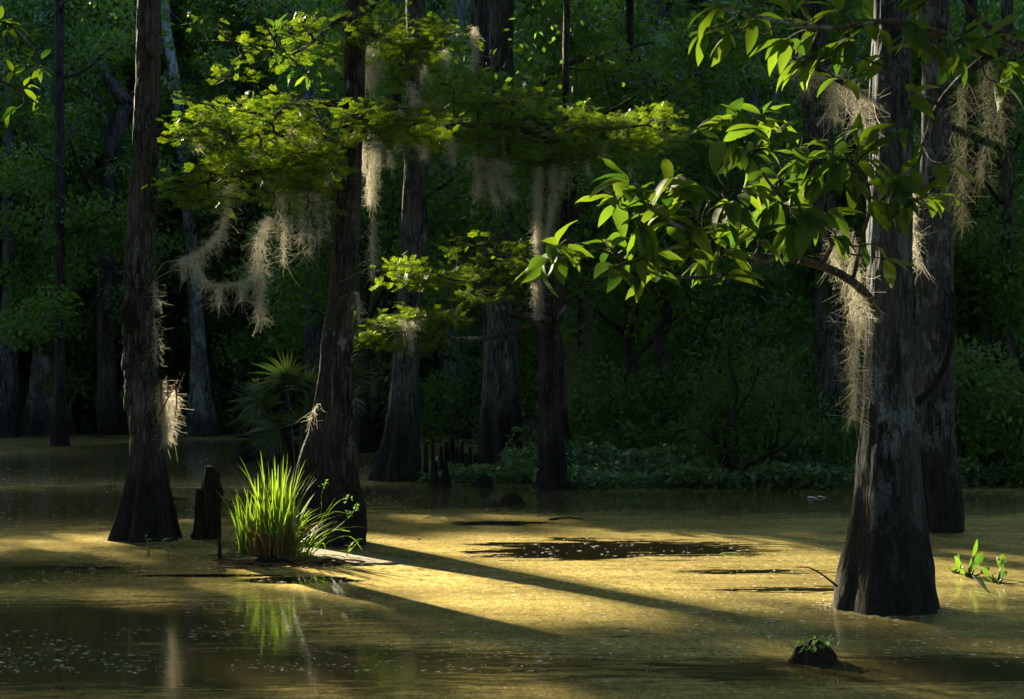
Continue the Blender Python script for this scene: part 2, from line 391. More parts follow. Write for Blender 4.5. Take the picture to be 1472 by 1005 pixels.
# ------------------------------------------------------------------ setting
def sheet(name, xs, ys, zf, mat, label):
    X, Yy = np.meshgrid(xs, ys); Z = zf(X, Yy); v = np.stack([X, Yy, Z], -1).reshape(-1, 3)
    nx = len(xs); i = np.arange(len(ys)-1)[:, None]*nx; j = np.arange(nx-1)[None]
    f = np.stack([i+j, i+j+1, i+nx+j+1, i+nx+j], -1).reshape(-1, 4)
    a = Acc(); a.add(v, f); o = a.build(name, mat, None, True); tag(o, label, None, None, 'structure'); return o
xs = np.concatenate([np.linspace(-900, -60, 15), np.arange(-55, 55, .8), np.linspace(60, 900, 15)])
ys = np.concatenate([np.linspace(-300, -10, 8), np.arange(0, 110, .8), np.linspace(120, 2000, 18)])
def smooth(t): t = np.clip(t, 0, 1); return t*t*(3-2*t)
def edgeY(X):
    e = 61+vn(X*.3, X*0+.5)*3
    e = np.where(X > -4, 61-32.2*smooth((X+1.9)/1.9), e)
    return e+(vn(X*.9+3, X*0+2.5)-.5)*1.0
def gz(X, Y):
    e = edgeY(X); s = smooth((Y-e+.8)/3.0)
    return -.5+s*.72+s*(vn(X*.7, Y*.7)*.25)+np.clip((Y-e)/60, 0, 1)*.3
sheet('ground', xs, ys, gz, 'ground', 'dark leaf littered forest floor behind the pond')
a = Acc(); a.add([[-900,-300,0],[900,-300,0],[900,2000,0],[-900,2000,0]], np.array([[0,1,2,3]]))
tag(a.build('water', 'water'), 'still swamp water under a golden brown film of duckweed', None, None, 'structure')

# ------------------------------------------------------------------ foreground trees
T_left = tree([(-260,201,233),(36,197,231),(150,195,229),(250,190,227),(330,184,223),(450,177,222),(520,177,223),(560,179,226),(600,184,231),(640,189,236),(665,187,239),(690,181,244),(720,171,251),(750,162,259),(776,154,265)],
   18.6, 'tall bare cypress with flaking brown bark, foreground left, its flared foot in water', 'bark_old', 1, flute=.45, lobes=6, segs=110, ridge=.07)
T_two = tree([(-260,505,526),(36,497,526),(150,493,524),(250,487,520),(330,480,518),(400,474,515),(450,468,512),(520,460,511),(580,454,515),(620,443,518),(640,435,520),(660,431,522),(700,422,529),(740,414,535),(780,408,538)],
   18.1, 'dark leaning cypress with pale lichen blotches right behind the sunlit clump of blades', 'bark_patchy', 2, flute=.35, lobes=5, segs=110, ridge=.06)
T_big = tree([(-420,1268,1306),(36,1256,1308),(120,1250,1310),(200,1250,1312),(300,1246,1310),(400,1245,1310),(500,1242,1312),(600,1238,1316),(700,1228,1325),(760,1220,1332),(820,1208,1342),(876,1198,1351)],
   12.75, 'thick grey cypress in the right foreground, the largest trunk, flaring into the water', 'bark_grey', 3, flute=.06, lobes=9, segs=150, dz=.05, ridge=.045, lump=.03)
T_rear = tree([(-260,1328,1362),(36,1327,1364),(200,1326,1367),(300,1322,1369),(400,1317,1371),(500,1315,1372),(600,1314,1371),(680,1316,1378),(764,1320,1388)],
   19.7, 'grey cypress with dark slotted foot, just behind the big right foreground trunk', 'bark_grey', 4, flute=.2, lobes=8, segs=110)
a = Acc(); tube(a, cat([at(1262,168,12.6), at(1245,148,12.0), at(1215,122,11.6), at(1175,100,11.5), at(1138,84,11.4)], 24), np.linspace(.045,.012,24), 8, rough=.2)
a.build('branch', 'twig', T_big['root'], True)
# vine crossing the rear trunk and the hollow slot
a = Acc(); tube(a, cat([at(1318,578,19.0), at(1338,560,19.1), at(1356,530,19.12), at(1366,500,19.2), at(1371,460,19.3), at(1370,420,19.4)], 30), np.linspace(.055,.03,30), 8, rough=.2)
a.build('vine', 'wood_wet', T_rear['root'], True)
a = Acc()
pp = [at(1346,642,19.23), at(1345,665,19.2), at(1349,700,19.13), at(1351,730,19.05), at(1352,764,18.98)]
tube(a, cat(pp, 20), np.interp(np.linspace(0,1,20), [0,.12,.3,.5,1], [.01,.045,.03,.05,.07]), 8, rough=.25)
a.build('hollow_seam', 'wood_wet', T_rear['root'], True)
# loose bark plates on the left tree
a = Acc(); rr = np.random.default_rng(5)
for k in range(150):
    z = rr.uniform(1.1, 6.6); th = rr.uniform(-2.9, -.25); c = tc(T_left, z); r0 = np.interp(z, T_left['a'].z, T_left['a'].R)
    n = np.array([math.cos(th), math.sin(th), 0]); s = np.array([-n[1], n[0], 0]); w = rr.uniform(.015,.045); h = rr.uniform(.05,.2)
    p0 = c+n*(r0*.985); lift = rr.uniform(.008,.03)
    cor = [p0-s*w*rr.uniform(.5,1)-[0,0,h*rr.uniform(.7,1)], p0+s*w*rr.uniform(.5,1)-[0,0,h*rr.uniform(.7,1)], p0+s*w*1.1, p0+s*w*rr.uniform(.2,.9)+[0,0,h*rr.uniform(.7,1)], p0-s*w*rr.uniform(.3,.9)+[0,0,h*rr.uniform(.8,1)], p0-s*w*1.1]
    inn = np.array(cor)-n*.02; out = np.array(cor)+n*lift
    v = np.vstack([inn, out]); m_ = 6
    a.add(v, [np.array([[6,7,8,9,10,11]]), np.array([[i, (i+1) % 6, (i+1) % 6+6, i+6] for i in range(6)])])
a.build('loose_bark', 'bark_old', T_left['root'])
# torn bark step and knot on the left tree
a = Acc(); c = tc(T_left, 3.05); r0 = .42
for k in range(3):
    pts = [c+np.array([rr.uniform(-.1,.02), -.37, .15-k*.05]), c+np.array([rr.uniform(-.08,.06), -.40, -.05]), c+np.array([rr.uniform(-.06,.06), -.37, -.32])]
    tube(a, cat(pts, 12), np.concatenate([np.linspace(.02,.06,6), np.linspace(.06,.015,6)]), 7, rough=.5)
a.build('knot', 'wood_wet', T_left['root'])

T_five = tree([(-260,585,606),(100,583,612),(250,580,614),(350,576,613),(450,569,606),(550,562,602),(600,556,604),(640,545,606),(692,527,609)], 30.6,
   'grey cypress with a wide dark skirt rising behind the lichen blotched trunk', 'bark_far', 5, flute=.3, segs=64)
T_six = tree([(-160,640,658),(200,640,660),(400,640,660),(500,640,662),(560,638,668),(600,635,674),(624,631,678)], 62,
   'pale slim trunk standing furthest off between two dark cypress skirts', 'bark_pale', 6, flute=.2, segs=40, dz=.25)
T_seven = tree([(-160,706,736),(36,704,738),(115,705,739),(300,704,738),(450,702,741),(550,693,748),(600,688,751),(666,683,755)], 37.5,
   'massive dark cypress with pale patches behind the row of knees', 'bark_far', 7, flute=.25, segs=64)
T_twin = tree([(-160,674,700),(36,676,704),(115,684,706),(300,690,712),(500,694,716),(600,694,718),(655,692,722)], 42,
   'slim grey stem hugging the left side of the massive dark cypress', 'bark_far', 8, segs=40, dz=.2)
T_eight = tree([(176,790,798),(200,784,797),(300,779,796),(400,776,798),(450,777,801),(500,775,802),(600,774,806),(650,773,812),(704,770,820)], 27.8,
   'slender cypress at the water edge left of the leafy shore, moss hanging at its top', 'bark_patchy', 9, flute=.3, lobes=6, segs=72)
T_sib = tree([(-160,812,822),(300,806,816),(500,797,810),(600,797,818),(660,800,826),(694,798,830)], 31,
   'thin dark stem leaning right behind the slender waterside cypress', 'bark_dark', 10, segs=40, dz=.15)
T_nine = tree([(-160,990,1016),(100,986,1018),(300,983,1018),(500,978,1021),(600,972,1028),(650,966,1034)], 45,
   'broad black trunk behind the shore right of the photo centre', 'bark_dark', 11, segs=48, dz=.2)
T_ten = tree([(-160,1140,1178),(100,1150,1193),(300,1160,1203),(500,1172,1213),(600,1172,1216),(668,1168,1222)], 37,
   'broad dim trunk behind the bank left of the big grey foreground cypress', 'bark_far', 12, segs=48, dz=.2)
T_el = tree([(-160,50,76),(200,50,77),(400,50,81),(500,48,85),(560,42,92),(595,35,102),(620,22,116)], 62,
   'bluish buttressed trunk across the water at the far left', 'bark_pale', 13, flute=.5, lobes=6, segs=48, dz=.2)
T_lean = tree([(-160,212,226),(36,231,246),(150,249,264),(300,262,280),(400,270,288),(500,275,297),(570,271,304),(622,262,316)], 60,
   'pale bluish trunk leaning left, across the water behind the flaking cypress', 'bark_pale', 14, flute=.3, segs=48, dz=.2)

minor = [
 ([(-60,152,162),(140,148,158),(200,150,160),(300,148,158),(480,146,158),(622,140,166)], 64, 'thin dark trunk between the buttressed far left tree and the flaking cypress', 'bark_dark'),
 ([(-60,300,308),(300,302,314),(450,300,316),(560,300,320),(625,294,326)], 66, 'thin shadowy trunk just right of the leaning pale trunk', 'bark_far'),
 ([(-60,236,246),(200,232,246),(350,236,250),(500,240,254),(625,234,262)], 68, 'dark trunk half hidden between the flaking cypress and the leaning pale trunk', 'bark_dark'),
 ([(-60,436,456),(300,436,457),(450,438,459),(560,438,462),(626,430,470)], 52, 'grey trunk seen behind the palmetto and moss, left of the lichen blotched cypress', 'bark_far'),
 ([(-60,566,578),(250,562,576),(450,548,566),(640,530,556)], 46, 'thin dark trunk leaning close behind the grey skirted cypress', 'bark_dark'),
 ([(-60,516,528),(300,520,534),(500,516,530),(652,508,540)], 44, 'dark trunk showing along the right side of the lichen blotched cypress', 'bark_dark'),
 ([(-60,900,912),(400,898,910),(560,893,908),(660,886,914)], 41, 'thin black trunk behind the leafy shore under the big hanging leaves', 'bark_dark'),
 ([(-60,918,930),(440,918,930),(520,915,932),(640,910,936)], 56, 'pale mottled trunk glimpsed behind the thin black trunk', 'bark_pale'),
 ([(-60,795,805),(100,796,806),(400,850,862),(640,852,870)], 50, 'slim trunk dimly seen right of the slender waterside cypress', 'bark_dark'),
 ([(-60,1075,1085),(400,1080,1094),(520,1080,1096),(650,1076,1100)], 52, 'slim grey trunk far behind the bank between two broad dark trunks', 'bark_far'),
 ([(-60,1110,1120),(450,1104,1114),(560,1106,1118),(645,1100,1122)], 60, 'faint pale stem far behind the bank, left of the broad dim trunk', 'bark_pale'),
 ([(-60,1388,1404),(300,1390,1406),(560,1392,1410),(665,1384,1420)], 38, 'dim trunk behind the moss at the right edge', 'bark_dark'),
 ([(-60,118,126),(300,112,122),(500,108,118),(620,100,124)], 66, 'thin trunk right beside the buttressed far left tree', 'bark_far'),
 ([(-60,350,358),(300,344,352),(500,338,348),(622,330,352)], 63, 'thin trunk behind the swag of moss across the water', 'bark_dark'),
 ([(-60,1440,1456),(400,1438,1456),(676,1430,1466)], 36, 'trunk cut by the right edge of the picture', 'bark_far'),
 ([(-60,6,20),(400,4,20),(620,-6,30)], 58, 'trunk at the extreme left edge across the water', 'bark_far'),
]
for px_, Yx, wx, lab_, mm_ in ((86,49,7,'slender dark sapling standing in the far left water between bigger trunks','bark_dark'),(196,70,8,'pale sapling trunk seen just left of the flaking cypress, far back','bark_pale'),(385,68,9,'grey trunk far back above the palmetto','bark_far'),(418,60,6,'narrow trunk far back right of the palmetto, beside the grey trunk','bark_dark'),
      (664,56,8,'grey trunk far back touching the pale slim trunk','bark_far'),(838,47,7,'narrow dark trunk behind the dim veil of moss','bark_dark'),(940,62,9,'grey trunk deep in the wood left of the broad black trunk','bark_far'),(1128,66,10,'grey trunk deep in the wood left of the broad dim trunk','bark_pale'),(1225,44,8,'dark narrow trunk peeking left of the big grey trunk','bark_far')):
    minor.append(([(-160,px_-wx*.7+random.uniform(-10,10),px_+wx*.7),(300,px_-wx,px_+wx),(560,px_-wx*1.2,px_+wx*1.2),(HZ+4000/Yx+2,px_-wx*2.1,px_+wx*2.1)], Yx, lab_, mm_))
minor[8] = ([(-60,794,802),(100,795,803),(400,850,862),(640,852,870)], 50, minor[8][2], 'bark_dark')
minor_T = [tree(p_, Y_, l_, m_, 30+i, segs=32, dz=.2, name='woodland_tree') for i, (p_, Y_, l_, m_) in enumerate(minor)]

# crooked trees
def limb_tree(label, pts, Y, radii, mat, name='woodland_tree', segs=10):
    P_ = [at(x, y, Y) for x, y in pts]; t = thing(name, (P_[0][0], Y, 0), label, 'tree')
    a = Acc(); n = 40; tube(a, cat(P_, n), np.interp(np.linspace(0,1,n), np.linspace(0,1,len(radii)), radii), segs, rough=.12)
    a.build('trunk', mat, t, True); return t
ct1 = limb_tree('crooked dark tree curving up to the right on the shaded bank', [(868,700),(905,620),(938,575),(955,530),(948,490),(958,450),(940,400),(960,330)], 38, [.3,.25,.2,.18,.15,.1], 'bark_dark')
a = Acc(); tube(a, cat([at(938,575,38), at(912,520,38), at(960,470,38.2), at(985,440,38)], 20), np.linspace(.12,.04,20), 8); a.build('branch', 'bark_dark', ct1, True)
ct2 = limb_tree('small forked tree with lance leaves rising from the shore plants', [(1062,698),(1056,670),(1060,640),(1052,600),(1060,560),(1048,520),(1056,470)], 28.9, [.10,.07,.06,.04,.02], 'bark_dark')
a = Acc(); tube(a, cat([at(1060,680,28.9), at(1090,662,28.8), at(1130,640,28.6), at(1160,600,28.4)], 20), np.linspace(.05,.015,20), 7)
a.build('branch', 'bark_dark', ct2, True); a = Acc(); tube(a, cat([at(1055,600,28.9), at(1080,560,28.8), at(1095,520,28.6)], 14), np.linspace(.03,.01,14), 6); a.build('branch', 'bark_dark', ct2, True)
ct3 = limb_tree('crooked bough tree arching above the water behind the far left trunk', [(155,620),(152,400),(156,250),(150,160),(120,128),(70,100)], 57, [.42,.36,.34,.26,.14,.05], 'bark_dark')
a = Acc(); tube(a, cat([at(185,150,57), at(160,120,57), at(148,96,57), at(150,40,57)], 16), np.linspace(.3,.12,16), 8)
a.build('branch', 'bark_dark', ct3, True); a = Acc(); tube(a, cat([at(157,230,57), at(175,170,57), at(185,150,57)], 12), np.linspace(.3,.26,12), 8); a.build('branch', 'bark_dark', ct3, True)

# ------------------------------------------------------------------ broadleaf crowns
def leafcloud(acc, centers, radii, n, size, tint0=.5, flat=.7, filt=True, upk=.8):
    """leaf clumps: leaves set around lumpy centres"""
    C_ = np.asarray(centers); r_ = np.asarray(radii)
    w = r_**2; idx = R.choice(len(C_), n, p=w/w.sum())
    d = rdir(n); rad = r_[idx]*R.random(n)**.45
    P_ = C_[idx]+d*rad[:, None]*np.array([1, 1, flat])
    ct = R.random(len(C_))[idx]
    if filt:
        k = sunfilter(P_); P_, idx, d, ct = P_[k], idx[k], d[k], ct[k]; n = len(k)
    ax = norm(d*.6+rdir(n)+np.array([0, 0, -.35])); nm = rup(n, upk)
    sc = size*R.uniform(.6, 1.25, n)
    inst(acc, SIMPLE_V, SIMPLE_F, frames(ax, nm), P_, sc, np.clip(tint0+(ct-.5)*.7+R.normal(size=n)*.15, 0, 1))
def crown(T, X, Y, z0, z1, rw, nclump, nleaf, size, mat='wood_leaf', seed=0, limbs=True, clump=(.6, 1.5)):
    r = np.random.default_rng(seed)
    cz = r.uniform(z0, z1, nclump); th = r.uniform(0, 6.28, nclump)
    prof = np.sin(np.clip((cz-z0)/(z1-z0), .08, .95)*math.pi)**.4
    rr_ = rw*np.sqrt(r.random(nclump))*prof
    C_ = np.stack([X+rr_*np.cos(th), Y+rr_*np.sin(th)*.7, cz], 1)
    a = Acc(); leafcloud(a, C_, r.uniform(*clump, nclump), nleaf, size)
    if a.n: a.build('crown', mat, T)
    if limbs:
        for c in C_[::max(2, nclump//6)]:
            b = Acc()
            zb = max(c[2]-np.hypot(c[0]-X, c[1]-Y)*.6-.3, .5); p0 = np.array([X, Y, zb]); mid = (p0+c)/2+r.normal(size=3)*.2
            tube(b, cat([p0, mid, c], 8), np.linspace(.09, .02, 8), 5)
            b.build('branch', 'bark_dark', T, True)
def C_at(T, px, Y): return (px-CX)/F*Y
i = 0
for T_, px, z0, z1, rw, nc, nl in ((T_six, 650, 3.2, 22, 4.5, 34, 9000), (T_seven, 722, 4.5, 16, 4.2, 26, 8000), (T_nine, 1000, 3.5, 17, 4.5, 34, 10000), (T_ten, 1180, 4.5, 14, 3.5, 22, 7000),
      (T_el, 64, 3.0, 22, 5.5, 44, 12000), (T_lean, 262, 4.0, 21, 5.0, 36, 10000)):
    crown(T_['root'], C_at(T_, px, T_['Y']), T_['Y']+.5, z0, z1, rw, nc, nl, .27, seed=100+i); i += 1
for k, (T_, mm) in enumerate(zip(minor_T, minor)):
    Y_ = T_['Y']; px = (mm[0][1][1]+mm[0][1][2])/2
    crown(T_['root'], C_at(T_, px, Y_), Y_, 2.2 if Y_ > 50 else 3.4, min(2+620/F*Y_, 21), 3.2+Y_*.03, 26, 7500, .16+Y_*.0017, seed=130+k)
crown(ct1, *at(955,330,38)[:2], 4, 12, 2.8, 22, 5500, .2, seed=160)
crown(ct3, *at(130,200,57)[:2], 5, 17, 5, 34, 9000, .24, seed=161)
crown(T_sib['root'], *at(815,200,31)[:2], 5.5, 10.5, 2.2, 14, 3500, .16, seed=162)

# more of the wood behind: trees that look alike
r = np.random.default_rng(50); k = 0
for px in np.linspace(-60, 1540, 26):
    Y_ = r.uniform(64, 78); px = px+r.uniform(-20, 20); w = r.uniform(6, 11); X_ = (px-CX)/F*Y_
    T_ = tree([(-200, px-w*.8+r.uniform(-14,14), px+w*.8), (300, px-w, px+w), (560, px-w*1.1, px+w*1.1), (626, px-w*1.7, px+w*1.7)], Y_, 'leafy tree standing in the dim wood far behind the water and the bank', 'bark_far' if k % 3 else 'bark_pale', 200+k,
              name='woodland_tree', group='trees of the far dim wood', segs=20, dz=.5)
    crown(T_['root'], X_, Y_, 1.2, 24, 5.0, 40, 8500, .34, mat='far_leaf', seed=300+k, limbs=(k % 2 == 0), clump=(.9, 2.1)); k += 1

# distant forest masses
def forest_mass(name, label, Y0, Y1, X0, X1, ztop, n, size):
    x = R.uniform(X0, X1, n); y = R.uniform(Y0, Y1, n); z = ztop*R.random(n)**.9
    h = ztop*(.82+.3*vn(x*.12+Y0, y*.02)); keep = (z < h) & (vn(x*.5, z*.5+Y0) > .10)
    P_ = np.stack([x, y, z], 1)[keep]; P_ = P_[sunfilter(P_)]; n = len(P_)
    a = Acc(); inst(a, SIMPLE_V, SIMPLE_F, frames(rdir(n)+np.array([0,0,-.3]), rup(n, .9)), P_, size*R.uniform(.6, 1.3, n), np.clip(vn(P_[:, 0]*.35, P_[:, 2]*.35)+R.normal(size=n)*.12, 0, 1))
    tag(a.build(name, 'far_leaf'), label, 'forest', None, 'stuff')
forest_mass('distant_forest', 'dark green mass of leaves closing the view behind the wood', 86, 104, -120, 70, 40, 170000, .62)
forest_mass('distant_forest', 'last deep band of forest behind the dark green mass', 106, 124, -100, 80, 44, 170000, 1.1)

def leaf_block(name, label, X0, X1, Y0, Y1, z0, z1, n, size, hole=.2):  # unseen leaf masses added to hold back sky light
    x = R.uniform(X0, X1, n); y = R.uniform(Y0, Y1, n); z = R.uniform(z0, z1, n)
    keep = vn(x*.22+Y0, y*.22+z*.3) > hole
    P_ = np.stack([x, y, z], 1)[keep]
    P_ = P_[~((np.abs(P_[:, 0]) < .385*P_[:, 1]) & (P_[:, 2] < CH+.30*P_[:, 1]))]
    P_ = P_[sunfilter(P_)]; n = len(P_)
    a = Acc(); inst(a, SIMPLE_V, SIMPLE_F, frames(rdir(n), rup(n, .8)), P_, size*R.uniform(.6, 1.3, n), R.random(n))
    tag(a.build(name, 'far_leaf'), label, 'forest', None, 'stuff')
leaf_block('added_leaf_wall', 'unseen wall of leaves added behind the viewer to block sky light', -75, 75, -42, -24, 0, 30, 60000, .9)
leaf_block('added_leaf_wall', 'unseen wall of leaves added along the right side to block sky light', 34, 56, -26, 86, 0, 32, 60000, .9)
leaf_block('added_leaf_wall', 'unseen wall of leaves added along the left side to block sky light', -64, -40, -26, 84, 0, 32, 60000, .9)
leaf_block('added_leaf_roof', 'unseen leaf roof added above the picture to dim sky light', -52, 50, -34, 40, 17, 27, 130000, .9, CANOPY_HOLE)
forest_mass('distant_forest', 'outermost band of forest shutting off the horizon', 128, 150, -110, 90, 46, 150000, 1.7)
# added trees, crowns shaped so the low sun falls in the wanted patches
gob_x = [-62, -54, -47, -41, -36, -31, -27, -20, -12, -3, 7, 17]
N = 190000
u = R.uniform(-34, 46, N); v_ = R.uniform(-16, 62, N); Yt = R.uniform(58, 73, N)
t = (Yt-v_)/S[1]; P_ = np.stack([u+t*S[0], v_+t*S[1], t*S[2]], 1)
# stay out of the picture: above or left of it
inpic = (np.abs(P_[:, 0]/P_[:, 1]) < .375) & (P_[:, 2] < CH+.283*P_[:, 1])
k_ = (~inpic) | (R.random(N) < .12)
P_ = P_[k_ & (P_[:, 2] > 1.5)]; P_ = P_[sunfilter(P_)]
ti = np.argmin(np.abs(P_[:, 0][:, None]-np.array(gob_x)[None]), 1)
for k, gx in enumerate(gob_x):
    q = P_[ti == k]
    if len(q) < 50: continue
    Yg = 66+(k % 3)*2-2; px = gx/Yg*F+CX
    T_ = tree([(-900, px-7, px+7), (300, px-11, px+11), (560, px-12, px+12), (622, px-22, px+22)], Yg, 'added tree rising above the picture, its crown shaped to let sun through in patches', 'bark_far', 400+k,
              name='sun_shaping_tree', group='added trees that shape the sun patches', segs=20, dz=.6)
    n = len(q); a = Acc()
    sz_ = R.uniform(.4, .8, n); sz_[(np.abs(q[:, 0]/q[:, 1]) < .385) & (q[:, 2] < CH+.30*q[:, 1])] *= .5
    inst(a, SIMPLE_V, SIMPLE_F, frames(rdir(n), rdir(n)), q, sz_, R.random(n))
    a.build('crown', 'far_leaf', T_['root'])

# ------------------------------------------------------------------ cypress branches with feathery tiers
def cyp_branch(T, path, r0, r1, tiers, Y, dens=1.0, size=.175, mat='cypress', seed=0, depth=1.1):
    """path: pixel polyline from the trunk outward; tiers: pixel ellipses of flat sprays"""
    r = np.random.default_rng(seed); root = T['root']
    P_ = np.array([at(x, y, yy) for x, y, yy in path]); b = Acc(); br = Acc(); n = 26; cu = cat(P_, n)
    tube(br, cu, np.linspace(r0, r1, n), 8, rough=.15)
    allp, alld = [], []
    for (cx, cy, rx, ry, k) in tiers:
        c = at(cx, cy, Y); ex, ez = rx/F*Y, ry/F*Y; dp = depth
        # secondary limb from nearest branch point through the tier
        i0 = np.argmin(np.linalg.norm(cu-c, axis=1)); src = cu[i0]
        sgn = np.sign(c[0]-src[0]) or 1
        far = c+np.array([sgn*ex*.8, r.uniform(-.3,.3)*dp, r.uniform(-.2,.3)*ez])
        ax = cat([src, (src+c)/2+[0,0,.06], c, far], 16); tube(b, ax, np.linspace(.022, .006, 16), 5)
        rx *= 1.12; ex *= 1.12; nt = int(k*dens*9)
        for j in range(nt):
            s = ax[r.integers(3, 16)]
            th = r.uniform(0, 6.28); rad = math.sqrt(r.random())
            e = c+np.array([math.cos(th)*ex*rad, math.sin(th)*dp*rad, (r.random()-.5)*2*ez*(1-.5*rad)-.06*rad])
            mid = (s+e)/2+r.normal(size=3)*.05; tw = cat([s, mid, e], 7); tube(b, tw, np.linspace(.007, .003, 7), 4)
            d = norm(e-s)
            m_ = 13
            tt = r.uniform(.3, 1.05, m_)[:, None]; pp = s*(1-tt)+e*tt+r.normal(size=(m_, 3))*[.07,.07,.05]
            sd = norm(np.cross(d, [0,0,1.])); sg = r.choice([-1, 1], m_)[:, None]
            allp.append(pp); alld.append(d+sd*sg*r.uniform(.3,1.3,(m_,1))+r.normal(size=(m_,3))*[.2,.2,.28]+[0,0,.08])
    bo = br.build('branch', 'twig', root, True); b.build('twigs', 'twig', bo, True)
    pp = np.concatenate(allp); dd = np.concatenate(alld); a = Acc(); n = len(pp)
    which = R.integers(0, 4, n); nm = rup(n, .45); sc = size*R.uniform(.6, 1.2, n); tt = np.clip(R.normal(.5, .25, n), 0, 1)
    for w in range(4):
        q = which == w; inst(a, SPRAY[w][0], SPRAY[w][1], frames(dd[q], nm[q]), pp[q], sc[q], tt[q])
    a.build('foliage', mat, bo)
Y2 = 17.6
cyp_branch(T_two, [(500,150,18.1),(470,148,17.9),(430,150,17.7),(402,162,17.6),(378,185,17.5),(340,205,17.4)], .055, .012,
   [(300,180,52,26,1.2),(360,162,56,16,1),(400,195,72,24,1.4),(325,205,60,22,1.1),(440,172,50,18,.9),(275,195,30,14,.5),(470,200,40,16,.9),(420,150,40,10,.5),(300,150,36,12,.5),(380,220,60,14,.9),(262,172,26,10,.5)], Y2, seed=1, dens=1.35)
cyp_branch(T_two, [(490,275,18.0),(460,272,17.8),(430,262,17.6),(390,245,17.5),(330,255,17.4),(270,268,17.3)], .05, .012,
   [(300,262,62,12,1),(360,250,60,18,1.2),(430,222,58,28,1.5),(262,275,32,14,.5),(455,250,45,20,.8),(405,232,50,18,.9),(350,290,40,8,.3),(450,270,50,12,.7),(380,275,50,10,.6),(300,285,40,8,.4),(330,235,50,14,.8),(440,300,40,6,.3)], Y2, seed=2, dens=1.35)
cyp_branch(T_two, [(512,20,18.0),(480,34,17.8),(450,60,17.6),(420,78,17.5),(390,84,17.5)], .04, .01,
   [(440,50,60,18,.8),(400,80,40,12,.5),(510,46,40,12,.8),(470,75,30,8,.4),(330,60,50,14,.5),(350,110,50,10,.3)], Y2, seed=3)
cyp_branch(T_two, [(505,180,17.7),(530,172,17.4),(560,176,17.2),(590,182,17.0)], .04, .01,
   [(520,170,45,12,.9),(570,172,50,14,1.1),(620,178,44,12,.9),(545,190,40,12,.8),(590,195,40,10,.7),(540,150,36,10,.5)], 17.2, seed=4, depth=.7, dens=1.35)
Y5 = 28.4
cyp_branch(T_five, [(598,200,30.5),(582,100,29.5),(560,66,29),(530,46,28.6),(505,20,28.4)], .12, .03,
   [(560,62,55,22,1.3),(600,70,60,26,1.4),(640,50,46,20,1.),(545,110,36,16,.7),(600,105,46,16,.8),(560,30,80,14,1.)], Y5, seed=5, dens=1.7, size=.215, depth=1.6)
cyp_branch(T_five, [(600,215,30.4),(575,190,29.5),(555,180,28.8),(530,195,28.5)], .1, .02,
   [(560,160,46,16,.9),(540,200,34,12,.6),(640,150,50,18,.8),(620,215,46,14,.8),(660,205,50,12,.7)], Y5, seed=6, dens=1.7, size=.215, depth=1.6)
Y8 = 26.6
cyp_branch(T_eight, [(795,200,27.7),(770,190,27.2),(720,182,26.8),(670,180,26.6),(622,176,26.4)], .10, .03,
   [(690,150,70,22,1.4),(740,135,60,18,1.),(650,125,50,16,.8),(640,190,50,14,1.),(700,200,60,14,1.1),(745,228,60,12,1.1),(690,232,40,10,.6),(760,170,60,16,.9),(800,150,60,14,.8),(720,250,50,8,.4),(600,160,40,10,.5)], Y8, seed=7, dens=1.7, size=.215, depth=1.6)
cyp_branch(T_eight, [(795,205,27.7),(812,192,27.2),(840,186,26.8),(880,184,26.6),(930,180,26.4)], .09, .02,
   [(790,205,60,16,1.3),(850,178,50,14,1.2),(900,176,50,18,1.3),(945,172,36,20,1.1),(905,208,56,18,1.3),(850,222,50,18,1.1),(955,200,26,14,.6),(800,235,50,10,.8)], Y8, seed=8, dens=1.7, size=.215, depth=1.6)
cyp_branch(T_eight, [(790,462,27.7),(765,455,27.2),(735,452,26.8),(712,432,26.6),(690,410,26.4),(640,400,26.2)], .09, .02,
   [(590,385,36,14,1.2),(630,400,56,20,1.6),(690,385,66,22,1.6),(735,368,50,18,.9),(700,425,60,16,1.),(570,398,28,12,.6),(660,355,50,8,.3),(740,400,50,22,1.),(770,380,40,18,.7),(720,345,50,12,.5)], 26.4, seed=9, dens=1.7, size=.20, depth=1.4)
cyp_branch(T_eight, [(788,458,27.7),(750,470,27.2),(712,484,26.8),(660,486,26.5),(610,478,26.3),(560,478,26.2)], .075, .015,
   [(560,462,40,16,1.2),(595,448,44,16,1.2),(540,482,34,12,1.),(640,462,50,18,.9),(620,488,60,12,.6),(528,490,20,8,.4),(560,495,40,8,.4)], 26.4, seed=10, dens=1.7, size=.20, depth=1.2)
cyp_branch(T_eight, [(796,470,27.7),(815,440,27.4),(835,428,27.2),(860,424,27.1)], .06, .015, [(850,410,50,20,.4),(820,470,40,30,.3)], 27, seed=11, size=.20)
# feathery dark tiers higher in the mid distance
cyp_branch(T_seven, [(722,240,37.4),(760,150,36.5),(800,100,36),(860,80,35.5),(940,60,35)], .16, .03,
   [(760,130,90,26,1.5),(850,100,90,26,1.5),(930,120,70,30,1.4),(830,160,80,26,1.4),(760,290,60,20,.9),(820,60,90,24,1.3),(900,260,70,26,1.1),(950,220,50,30,1.)], 35.5, seed=12, size=.28, depth=2.)
cyp_branch(T_six, [(650,330,61.8),(600,300,60),(560,330,59),(500,320,58)], .2, .04, [(560,320,70,30,1.1),(500,420,60,30,1.),(640,300,70,30,1.),(720,330,80,30,1.)], 58, seed=13, size=.45, depth=3.)
a = Acc(); tube(a, cat([tc(T_eight, 7.0), at(775,240,26.7)], 4), .02, 4)  # short spur
a.build('branch', 'twig', T_eight['root'])

